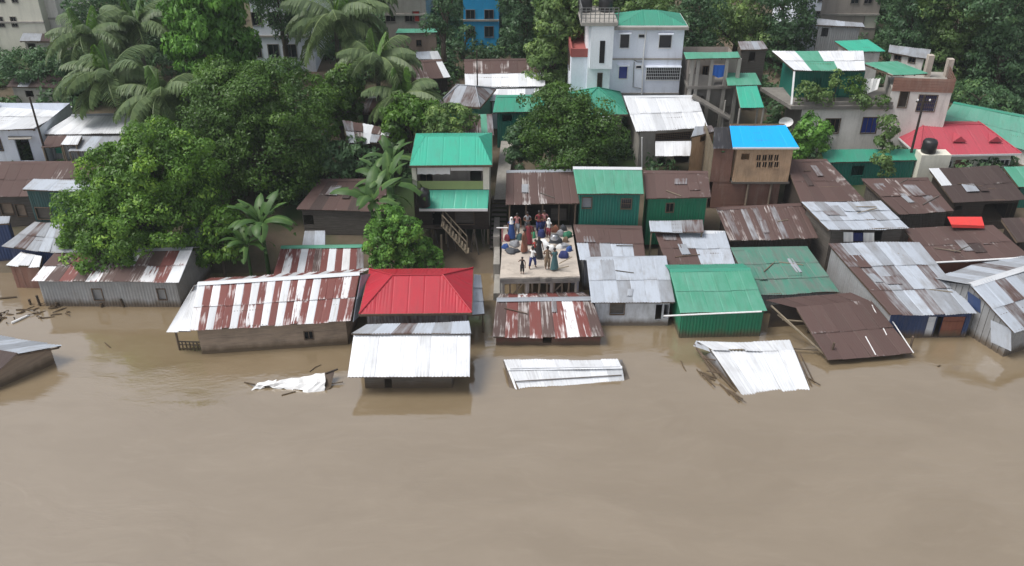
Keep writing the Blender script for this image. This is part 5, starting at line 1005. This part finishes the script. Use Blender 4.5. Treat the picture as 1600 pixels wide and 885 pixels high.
# coconut palms
def frond_mesh(seed, L=3.9, lift=.6, sag=1.5):
    r = random.Random(seed); V = []; Q = []; tn = []; N = 15; pts = []
    for k in range(N+1):
        t_ = k/N; ang = lift-sag*t_**1.25; pts.append((pts[-1][0]+math.cos(ang)*L/N, pts[-1][1]+math.sin(ang)*L/N) if k else (0, 0))
    def add(a, b, c, d, t_): i = len(V); V.extend([a, b, c, d]); Q.append((i, i+1, i+2, i+3)); tn.extend([t_]*4)
    for k in range(N):
        (x0, z0), (x1, z1) = pts[k], pts[k+1]; w0, w1 = .06*(1-k/N)+.012, .06*(1-(k+1)/N)+.012; add((x0, -w0, z0), (x1, -w1, z1), (x1, w1, z1), (x0, w0, z0), .75)
    M_ = 34
    for k in range(M_):
        t_ = .12+.87*k/M_; f = t_*N; i = min(int(f), N-1); s = f-i; x = pts[i][0]*(1-s)+pts[i+1][0]*s; z = pts[i][1]*(1-s)+pts[i+1][1]*s; ll = 1.15*math.sin(math.pi*(.14+.80*t_))**.7*r.uniform(.85, 1.1)
        for sg in (-1, 1):
            y1 = sg*ll*.50; dz = -ll*r.uniform(.18, .34); y2 = sg*ll*.78; dz2 = -ll*r.uniform(.55, .85); w_ = .06; xo = .22*ll; tt = r.uniform(.1, .65)
            add((x-w_, sg*.02, z), (x+w_, sg*.02, z), (x+xo+w_, y1, z+dz), (x+xo-w_, y1, z+dz), tt); add((x+xo-w_, y1, z+dz), (x+xo+w_, y1, z+dz), (x+xo*1.5+.012, y2, z+dz2), (x+xo*1.5-.012, y2, z+dz2), tt)
    m = fast_mesh('frond', V, Q, None, False, tn); m.materials.append(M['leaf_palm']); return m
FR = [frond_mesh(k, 3.9+.25*(k % 3), [.95, .6, .3, -.1][k % 4], [1.5, 1.7, 1.6, 1.2][k % 4]) for k in range(8)]
SPEAR = frond_mesh(33, 3.2, 1.35, .45); SPEAR.materials.clear(); SPEAR.materials.append(M['leaf_bright'])
def palm(label, x, y, Y, sc=1.0, n=20, seed=0, bx=0.):
    sc *= .88
    r = random.Random(seed); top = PY(x, y, Y); gx = top.x+bx; gz = terr(gx, Y); T = Thing('coconut_palm', label, 'palm tree', (gx, Y, gz-.2), 'coconut palms'); b = B(); K = 9; pts = [Vector((gx+(top.x-gx)*(k/K)**1.6, Y, gz-.2+(top.z-gz+.2)*k/K)) for k in range(K+1)]; b.tube(pts, [.22-.09*k/K+(.08 if k == 0 else 0)+(.015 if k % 2 else 0) for k in range(K+1)], 8); T.part('trunk', b, 'palm_bark', smooth=True)
    for k in range(n):
        tier = k/n; kind = 0 if tier < .25 else (1 if tier < .55 else (2 if tier < .8 else 3)); o = link('frond', FR[kind+4*(k % 2)], None, T.o, top-T.org); o.rotation_euler = (r.uniform(-.3, .3), r.uniform(-.12, .12), k*2.4+r.uniform(-.25, .25)); o.scale = (sc*r.uniform(.88, 1.1),)*3
    for k in range(2): o = link('young_frond', SPEAR, None, T.o, top-T.org); o.rotation_euler = (0, r.uniform(-.25, .1), k*2.2+seed); o.scale = (sc*.8,)*3
    g = B()
    for k in range(6): a = k*1.05; g.lathe(top+Vector((math.cos(a)*.28, math.sin(a)*.28, -.45)), [(.04, 0), (.12, .07), (.13, .15), (.06, .25)], 7)
    T.part('coconuts', g, 'leaf_palm')['kind'] = 'stuff'
palm('coconut palm with crown highest in the left cluster', 135, 55, 69, 1.05, 20, 1); palm('left front coconut palm drooping over the white shed', 172, 118, 61, 1.12, 22, 2, .3); palm('right front coconut palm touching the bright tree', 252, 150, 59, 1.0, 22, 3, -.9)
palm('dark coconut palm leaning behind the left cluster', 212, 38, 72, 1.05, 18, 4); palm('big coconut palm at top centre-left', 524, 28, 67, 1.2, 22, 5, -.2); palm('middle coconut palm above the brown roofed house', 588, 92, 63, 1.0, 20, 6); palm('lowest coconut palm near the hipped shack', 628, 150, 60.5, .95, 20, 7, -.3); palm('coconut palm half cut by the top edge', 572, -12, 75, .9, 14, 8)
# banana plants
def blade(seed, L=2.3, W=.34, lift=.9, sag=1.7):
    r = random.Random(seed); V = []; Q = []; tn = []; N = 12; x = z = 0; pts = []
    for k in range(N+1):
        pts.append((x, z)); ang = lift-sag*(k/N)**1.2; x += math.cos(ang)*L/N; z += math.sin(ang)*L/N
    for k in range(N+1):
        t_ = k/N; w_ = W*math.sin(math.pi*min(1, .06+t_*.94))**.55*(1 if t_ > .1 else .25); V += [(pts[k][0], -w_*.95, pts[k][1]-w_*.22-r.uniform(0, .05)), (pts[k][0], -.0, pts[k][1]+.03), (pts[k][0], w_*.95, pts[k][1]-w_*.22-r.uniform(0, .05))]; tn += [r.uniform(.1, .5), .95, r.uniform(.1, .5)]
    for k in range(N):
        if r.random() < .88: Q.append((3*k, 3*k+3, 3*k+4, 3*k+1))
        if r.random() < .88: Q.append((3*k+1, 3*k+4, 3*k+5, 3*k+2))
    m = fast_mesh('leaf', V, Q, None, True, tn); m.materials.append(M['leaf_banana']); return m
BL = [blade(k, 2.5+.25*(k % 3), .40, [1.25, .95, .6][k % 3], [1.3, 1.9, 1.9][k % 3]) for k in range(6)]
def banana(label, x, y, Y, sc=1.0, n=10, seed=0):
    r = random.Random(seed); top = PY(x, y, Y); gz = terr(top.x, Y); T = Thing('banana_plant', label, 'banana plant', (top.x, Y, gz-.1), 'banana plants'); b = B(); b.tube([T.org, T.org.lerp(top, .5), top], [.16*sc, .13*sc, .08*sc], 8); T.part('stem', b, 'leaf_banana')
    for k in range(n): o = link('leaf', BL[k % 6], None, T.o, top-T.org); o.rotation_euler = (r.uniform(-.25, .25), r.uniform(-.2, .1), k*2.4+r.uniform(-.3, .3)); o.scale = (sc*r.uniform(.85, 1.12),)*3
banana('banana plant at the water by the small striped roof', 408, 352, 46.6, .95, 14, 1); banana('smaller banana plant left of the striped roof plant', 385, 385, 46.2, .75, 10, 2); banana('tall banana plant beside the stilt house roof', 612, 252, 52.5, .8, 9, 3); banana('banana plant with upright leaf before the brown timber house', 606, 292, 49.2, .95, 10, 4); banana('spreading banana plant above the feathery tree', 580, 318, 47.6, .95, 9, 5)
# undergrowth on the slope
V, Q, tn = [], [], []; r_ = np.random.default_rng(5); lob = []
for k in range(1500):
    x, y = r_.uniform(-75, 75), r_.uniform(57, 104); pxx = 800+x*FPX/(y*_ct+24*_st)
    if 755 < pxx < 840 and y < 70: continue
    if abs(x) > y*.62+8: continue
    h = r_.uniform(.3, 1.0)*(1+max(0, (y-84)/25)); lob.append(((x, y, terr(x, y)+h*.3), (h*1.2, h*1.2, h)))
V, Q, tn = crown_arrays(lob, .36, .62, 22, 77, -.1); o = link('undergrowth', fast_mesh('undergrowth', V, Q, None, False, tn), 'leaf_dark'); o['kind'] = 'stuff'; o['label'] = 'dense dark undergrowth covering the slope between the houses'; o['category'] = 'undergrowth'
# ---------------------------------------------------------------- people and belongings on the platform
def person(label, x, y, h, face, top, bottom, pose='stand', dress=None, scarf=None, zf=2.155, hairlen=.0):
    """one continuous skinned body; face = heading in degrees (0 looks away from the camera, 180 towards it)"""
    h *= .94; s = h/1.65; o = P(x, y, zf); Vv = []; E = []; R = []; tagm = []
    def v(p, r, m): Vv.append(Vector(p)*s); R.append(r*s); tagm.append(m); return len(Vv)-1
    def ch(a, lst):
        for p, r, m in lst: k = v(p, r, m); E.append((a, k)); a = k
        return a
    root = v((0, 0, .90), .125, 'b'); wa = ch(root, [((0, 0, 1.08), .12, 't'), ((0, .01, 1.28), .125, 't'), ((0, 0, 1.38), .075, 't')]); hd = ch(wa, [((0, .01, 1.46), .05, 's'), ((0, .03, 1.52), .085, 's'), ((0, .035, 1.60), .078, 's')])
    st = {'stand': .0, 'walk': .22}.get(pose.split('+')[0], .0)
    for sg in (-1, 1):
        f = st*sg; ch(root, [((sg*.09, f*.2, .80), .095, 'b'), ((sg*.10, f*.7+.02, .48), .062, 'b'), ((sg*.10, f-.02, .10), .042, 's'), ((sg*.105, f+.11, .035), .036, 's')])
        if 'up' in pose and sg > 0: arm = [((sg*.19, 0, 1.34), .052, 't'), ((sg*.32, .10, 1.22), .04, 's'), ((sg*.22, .26, 1.40), .03, 's'), ((sg*.20, .30, 1.45), .034, 's')]
        elif 'fold' in pose: arm = [((sg*.19, 0, 1.33), .052, 't'), ((sg*.25, .04, 1.08), .042, 's'), ((sg*.08, .22, 1.10), .03, 's'), ((sg*.03, .24, 1.12), .034, 's')]
        else: arm = [((sg*.19, 0, 1.33), .052, 't'), ((sg*.26, -.03, 1.06), .042, 's'), ((sg*.27, .06, .82), .03, 's'), ((sg*.27, .08, .75), .034, 's')]
        k = ch(wa, arm); hp = Vv[k]/s; dr = (Vv[k]-Vv[k-1]).normalized(); sd_ = dr.cross(Vector((0, 1, .2))).normalized()
        for q in range(4): fl = (.075, .085, .08, .062)[q]; k2 = ch(k, [(hp+sd_*(q-1.5)*.02+dr*.035, .0095, 's'), (hp+sd_*(q-1.5)*.021+dr*(.035+fl*.6)+Vector((0, .012, 0)), .0085, 's'), (hp+sd_*(q-1.5)*.021+dr*(.03+fl)+Vector((0, .028, 0)), .008, 's')])
        ch(k, [(hp+sd_*.04*sg+Vector((0, .02, 0)), .011, 's'), (hp+sd_*.05*sg+dr*.03+Vector((0, .04, 0)), .009, 's')])
    m = bpy.data.meshes.new('tmp'); m.from_pydata([p[:] for p in Vv], E, []); t_ = bpy.data.objects.new('tmp', m); COL.objects.link(t_); md = t_.modifiers.new('skin', 'SKIN'); md.use_smooth_shade = True
    for k, sv in enumerate(m.skin_vertices[0].data): sv.radius = (R[k], R[k]); sv.use_root = k == 0
    sb = t_.modifiers.new('sub', 'SUBSURF'); sb.levels = sb.render_levels = 1
    dg = bpy.context.evaluated_depsgraph_get(); me = bpy.data.meshes.new_from_object(t_.evaluated_get(dg)); bpy.data.objects.remove(t_)
    me.name = 'person'; me.materials.clear()
    for mt in (top, bottom, 'skin'): me.materials.append(M[mt])
    pts = np.array([p[:] for p in Vv]); n = len(me.polygons); ce = np.zeros(n*3); me.polygons.foreach_get('center', ce); ce = ce.reshape(-1, 3); mids = np.array([((Vv[a]+Vv[b])/2)[:] for a, b in E]+[p[:] for p in Vv]); mt = [tagm[b] for a, b in E]+tagm
    idx = np.argmin(((ce[:, None, :]-mids[None])**2).sum(2), 1); me.polygons.foreach_set('material_index', np.array([{'t': 0, 'b': 1, 's': 2}[mt[i]] for i in idx], np.int32)); me.polygons.foreach_set('use_smooth', np.ones(n, bool)); me.update()
    ob = link('person', me, None, loc=o); ob.rotation_euler = (0, 0, math.radians(-face)); tag(ob, label, 'person', 'people on the platform')
    H = Vector((0, .035, 1.575))*s
    hb = B(); prof = []
    for k in range(7): a = -.25+k*.3; prof.append((.104*s*math.cos(a), .115*s*math.sin(a)))
    hb.lathe(H+Vector((0, -.018, .012))*s, prof, 12)
    if hairlen: hb.lathe(H+Vector((0, -.06, -hairlen*s)), [(.03*s, 0), (.075*s, .1*s), (.085*s, hairlen*s)], 8)
    link('hair', hb.mesh('hair', smooth=True), 'hair', ob)
    fb = B(); fb.lathe(H+Vector((0, .088, -.045))*s, [(.016*s, 0), (.02*s, .01*s), (.008*s, .045*s)], 6); fb.lathe(H+Vector((-.088, .0, -.03))*s, [(.012*s, 0), (.02*s, .03*s), (.008*s, .05*s)], 5); fb.lathe(H+Vector((.088, .0, -.03))*s, [(.012*s, 0), (.02*s, .03*s), (.008*s, .05*s)], 5); link('face', fb.mesh('face', smooth=True), 'skin', ob)
    eb = B()
    for sg in (-1, 1): eb.lathe(H+Vector((sg*.034, .078, -.005))*s, [(.006*s, 0), (.014*s, .006*s), (.006*s, .013*s)], 6)
    eb.box(-.025*s, .025*s, H.y+.072*s, H.y+.082*s, H.z-.07*s, H.z-.062*s); link('eyes', eb.mesh('eyes'), 'hair', ob)
    if dress:
        d = B(); N = 14; prof = [(.30, .12), (.27, .4), (.22, .7), (.17, .95), (.155, 1.1), (.18, 1.28), (.10, 1.39)]; i0 = 0
        for k, (r0, z0) in enumerate(prof):
            for q in range(N): a = 2*math.pi*q/N; rr = r0*(1+(.08*math.sin(q*3.1)*(1-k/6))); d.v.append((rr*s*math.cos(a), rr*.75*s*math.sin(a), z0*s)); d.uv.append((q/N, z0))
        for k in range(len(prof)-1):
            for q in range(N): d.f.append((k*N+q, k*N+(q+1) % N, (k+1)*N+(q+1) % N, (k+1)*N+q))
        link('dress', d.mesh('dress', smooth=True), dress, ob)
    elif bottom != 'skin':
        d = B(); 
        for sg in (-1, 1): f = st*sg; d.tube([Vector((sg*.08, f*.15, .86))*s, Vector((sg*.10, f*.7+.02, .48))*s, Vector((sg*.10, f*.85, .26))*s], [.12*s, .085*s, .08*s], 8)
        link('trousers', d.mesh('trousers', smooth=True), bottom, ob)
    if scarf:
        d = B(); d.lathe(H+Vector((0, -.03, -.22))*s, [(.17*s, -.12*s), (.14*s, 0), (.112*s, .15*s), (.115*s, .24*s), (.09*s, .32*s), (.03*s, .365*s)], 12); link('scarf', d.mesh('scarf', smooth=True), scarf, ob)
    return ob
person('small child in black standing at the platform front', 816, 428, 1.15, 190, 'cloth_black', 'cloth_black', 'stand+up', dress=None)
person('person in white shirt and dark shorts walking at the front', 832, 420, 1.52, 35, 'cloth_white', 'cloth_navy', 'walk+fold', hairlen=.12)
person('person in long rust-brown robe, left group', 819, 394, 1.6, 120, 'cloth_brown', 'cloth_brown', dress='cloth_brown')
person('person in dark maroon dress behind the rust-brown robe', 826, 382, 1.55, 200, 'cloth_maroon', 'cloth_maroon', dress='cloth_maroon', hairlen=.2)
person('person in blue dress with white headscarf at the back left', 799, 374, 1.55, 170, 'cloth_blue', 'cloth_blue', dress='cloth_blue', scarf='cloth_white')
person('person in pink top behind the blue dress', 808, 367, 1.55, 190, 'cloth_pink', 'cloth_grey', hairlen=.15)
person('person in grey top standing by the shed opening', 824, 366, 1.6, 180, 'cloth_grey', 'cloth_dark', 'fold')
person('person in red-brown top and navy skirt, left of the back pair', 842, 366, 1.68, 180, 'cloth_maroon', 'cloth_navy', 'fold', hairlen=.1)
person('person in pink top and navy trousers, right of the back pair', 850, 365, 1.68, 175, 'cloth_pink', 'cloth_navy', 'fold')
person('person wrapped in a white shawl near the bundles', 857, 372, 1.4, 210, 'cloth_white', 'cloth_maroon', scarf='cloth_white')
person('person with long black hair in black beside the white sack', 842, 404, 1.5, 20, 'cloth_black', 'cloth_dark', hairlen=.3, dress='cloth_black')
person('child in red top next to the white shirt', 836, 401, 1.2, 160, 'cloth_red', 'cloth_dark')
person('person in khaki clothes at the platform front right', 855, 422, 1.6, 10, 'cloth_khaki', 'cloth_khaki', 'stand+fold', hairlen=.05)
person('person in long dark teal dress at the platform front right', 866, 422, 1.5, 330, 'cloth_teal', 'cloth_teal', 'fold', dress='cloth_teal')
def bundle(name, label, cat, x, y, rx, ry, h, mat, seed, lump=.25):
    h *= .72; rx *= .85; ry *= .85; c = P(x, y, 2.15); r = np.random.default_rng(seed); g = B(); N, K = 14, 6; ph = r.uniform(0, 6, 6)
    for k in range(K+1):
        a = k/K*math.pi/2*.98
        for q in range(N): t_ = 2*math.pi*q/N; f = 1+lump*(math.sin(3*t_+ph[0])*.5+math.sin(5*t_+ph[1]+k)*.3+math.sin(2*k+ph[2])*.2); g.v.append((c.x+rx*f*math.cos(a)**.6*math.cos(t_), c.y+ry*f*math.cos(a)**.6*math.sin(t_), c.z+h*math.sin(a)*(1+lump*.4*math.sin(2*t_+ph[3])))); g.uv.append((t_, k))
    for k in range(K):
        for q in range(N): g.f.append((k*N+q, k*N+(q+1) % N, (k+1)*N+(q+1) % N, (k+1)*N+q))
    g.f.append(tuple(K*N+q for q in range(N))); single(name, label, cat, g, mat, c, 'belongings on the platform', True)
bundle('white_tarp', 'big white tarp-covered heap in the middle of the crowd', 'tarp', 848, 388, .5, .5, .7, 'cloth_white', 1, .3); bundle('white_tarp', 'smaller white sack right of the white heap', 'tarp', 860, 391, .3, .3, .45, 'cloth_white', 2)
bundle('dark_bundle', 'dark grey sack heap at the platform left', 'bundle', 800, 394, .5, .35, .32, 'cloth_dark', 3, .4); bundle('grey_bundle', 'grey sack behind the dark heap', 'bundle', 804, 384, .35, .3, .45, 'cloth_grey', 4, .35); bundle('maroon_bundle', 'maroon cloth pile below the blue dress', 'bundle', 793, 375, .22, .3, .5, 'cloth_maroon', 5)
bundle('navy_bundle', 'navy blanket bundle at the right of the crowd', 'bundle', 868, 378, .45, .35, .5, 'cloth_dark', 6, .35); bundle('navy_bundle', 'blue sack behind the teal dress', 'bundle', 881, 402, .35, .3, .55, 'cloth_navy', 7, .3); bundle('grey_bundle', 'pale grey bedding roll near the right edge', 'bundle', 883, 386, .4, .25, .3, 'cloth_grey', 8, .4)
bundle('green_bundle', 'green plastic tub cover near the shed', 'tub', 833, 371, .2, .2, .5, 'plastic_green', 9, .05); bundle('navy_bundle', 'folded navy quilt beside the back pair', 'bundle', 846, 370, .3, .25, .7, 'cloth_navy', 10, .1); bundle('green_bundle', 'dull green tarp heap at the back right corner', 'bundle', 886, 370, .35, .3, .45, 'cloth_green', 11, .4)
for k, (x, y, rx, h_, mt, lab) in enumerate(((790, 388, .25, .4, 'cloth_blue', 'blue sack at the platform left edge'), (812, 374, .25, .5, 'cloth_teal', 'teal bundle behind the rust-brown robe'), (876, 368, .3, .5, 'cloth_grey', 'grey sack by the back right posts'), (874, 388, .25, .35, 'cloth_white', 'small white bag beside the navy blanket'), (889, 392, .22, .4, 'cloth_blue', 'blue bag at the right platform edge'), (868, 362, .3, .55, 'cloth_brown', 'brown basket heap under the shed eave'), (830, 362, .25, .5, 'cloth_maroon', 'maroon bag under the shed eave'), (884, 378, .2, .45, 'cloth_khaki', 'khaki sack between the grey bedding and green tarp'), (880, 360, .25, .5, 'cloth_dark', 'black sack at the back right corner'))): bundle('cloth_bundle', lab, 'bundle', x, y, rx, rx*.8, h_, mt, 40+k, .3)
o = P(866, 375, 2.6); g = B(); g.lathe(o, [(.1, 0), (.22, .05), (.26, .15), (.2, .28), (.22, .32)], 14); single('metal_pot', 'shiny metal pot on the navy blanket bundle', 'pot', g, 'pot_metal', o, 'belongings on the platform', True)
for k, (x, y, dx, dy, lab) in enumerate(((874, 412, .75, .35, 'pale stick lying between the teal dress and blue sack'), (872, 420, .6, -.15, 'short pale stick in front of the blue sack'))):
    p_ = P(x, y, 2.3); g = B(); g.tube([p_, p_+Vector((dx, dy, .25))], .03); single('stick', lab, 'stick', g, 'bamboo', p_)
T = Thing('clothes_rail', 'short white rail with post at the platform left back', 'rail', P(785, 378, 2.15)); g = B(); g.tube([P(785, 378, 2.15), P(785, 378, 2.15)+Vector((0, 0, .95))], .05); T.part('post', g, 'cloth_pink'); g = B(); t_ = P(785, 378, 2.15)+Vector((0, 0, .95)); g.tube([t_-Vector((.35, 0, 0)), t_+Vector((.35, 0, 0))], .035); T.part('rail_bar', g, 'white_paint')
# ---------------------------------------------------------------- sticks and debris in the water
r_ = random.Random(9)
def stick(label, x0, y0, z0, x1, y1, z1, rr, group, mat='plank_dark', name='driftwood'):
    a, b = P(x0, y0, z0), P(x1, y1, z1); m = (a+b)/2+Vector((r_.uniform(-.06, .06), r_.uniform(-.06, .06), .02)); g = B(); g.tube([a, m, b], [rr, rr*.9, rr*.6], 6); single(name, label, 'stick' if name != 'stake' else 'post', g, mat, a, group)
for x, y, h in ((48, 476, .35), (63, 478, .7), (92, 480, .3), (157, 480, .25), (195, 480, .55), (233, 477, .85)):
    p_ = P(x, y, 0); g = B(); g.tube([p_-Vector((0, 0, .6)), p_+Vector((r_.uniform(-.12, .12), 0, h))], .07); single('stake', f'dark wooden stake in the water before the tin house, {["leftmost", "second", "third", "fourth", "fifth", "rightmost"][[48, 63, 92, 157, 195, 233].index(x)]} of the row', 'post', g, 'plank_dark', p_, 'stakes before the tin house')
for k in range(34):
    x = r_.uniform(-5, 105); y = 500-(x)*.17+r_.uniform(-14, 8); dx = r_.uniform(-22, 26); dy = -dx*.22+r_.uniform(-5, 5); stick('thin drift stick in the debris raft at the left shore', x, y, .02, x+dx, y+dy, r_.uniform(.0, .18), r_.uniform(.02, .06), 'debris raft at the left shore', r_.choice(['plank_dark', 'plank_grey', 'plank_dark', 'frame_wood']))
stick('pale plank floating in the debris raft at left', 18, 505, .05, 46, 492, .06, .07, 'debris raft at the left shore', 'white_paint'); stick('long branch floating off the left shore', -5, 467, .03, 26, 464, .06, .06, 'debris raft at the left shore')
for k in range(12):
    t0 = r_.uniform(0, .8); x0, y0 = 1082+t0*85+r_.uniform(-4, 4), 574+t0*56+r_.uniform(-3, 3); stick('branch in the debris line below the tilted white roof', x0, y0, .03, x0+r_.uniform(10, 24), y0+r_.uniform(6, 18), r_.uniform(0, .12), r_.uniform(.025, .06), 'debris line at the tilted roof', r_.choice(['plank_dark', 'frame_wood', 'plank_grey', 'bamboo']))
stick('small stick adrift in the open water at left', 164, 536, .0, 172, 543, .05, .04, None); stick('curved twig adrift right of the sunken white roof', 1064, 564, .02, 1072, 580, .02, .04, None, 'bamboo'); stick('short wood scrap adrift near the grey-roof house', 1465, 573, .01, 1469, 571, .03, .05, None); stick('thin floating twig beyond the crumpled sheet', 484, 581, .02, 502, 570, .03, .025, None)
for k in range(9): x, y = r_.uniform(660, 765), r_.uniform(392, 412); stick('broken bamboo pole on the mud below the stilt house', x, y, .2, x+r_.uniform(-12, 14), y-r_.uniform(6, 30), r_.uniform(.3, 1.6), .04, 'poles below the stilt house', r_.choice(['bamboo', 'frame_wood', 'plank_grey']))
# ---------------------------------------------------------------- moist air
hb = B(); hb.box(-520, 520, -130, 420, -4.5, 62); hz = link('haze', hb.mesh('haze')); hz['kind'] = 'stuff'; hz['label'] = 'thin moist monsoon haze over the settlement'
hm = bpy.data.materials.new('haze'); hm.use_nodes = True; hn = hm.node_tree; hn.nodes.remove(hn.nodes['Principled BSDF']); pv = hn.nodes.new('ShaderNodeVolumePrincipled'); pv.inputs['Color'].default_value = (.86, .91, .97, 1); pv.inputs['Density'].default_value = .00035; hn.links.new(pv.outputs[0], hn.nodes['Material Output'].inputs['Volume']); hz.data.materials.append(hm)
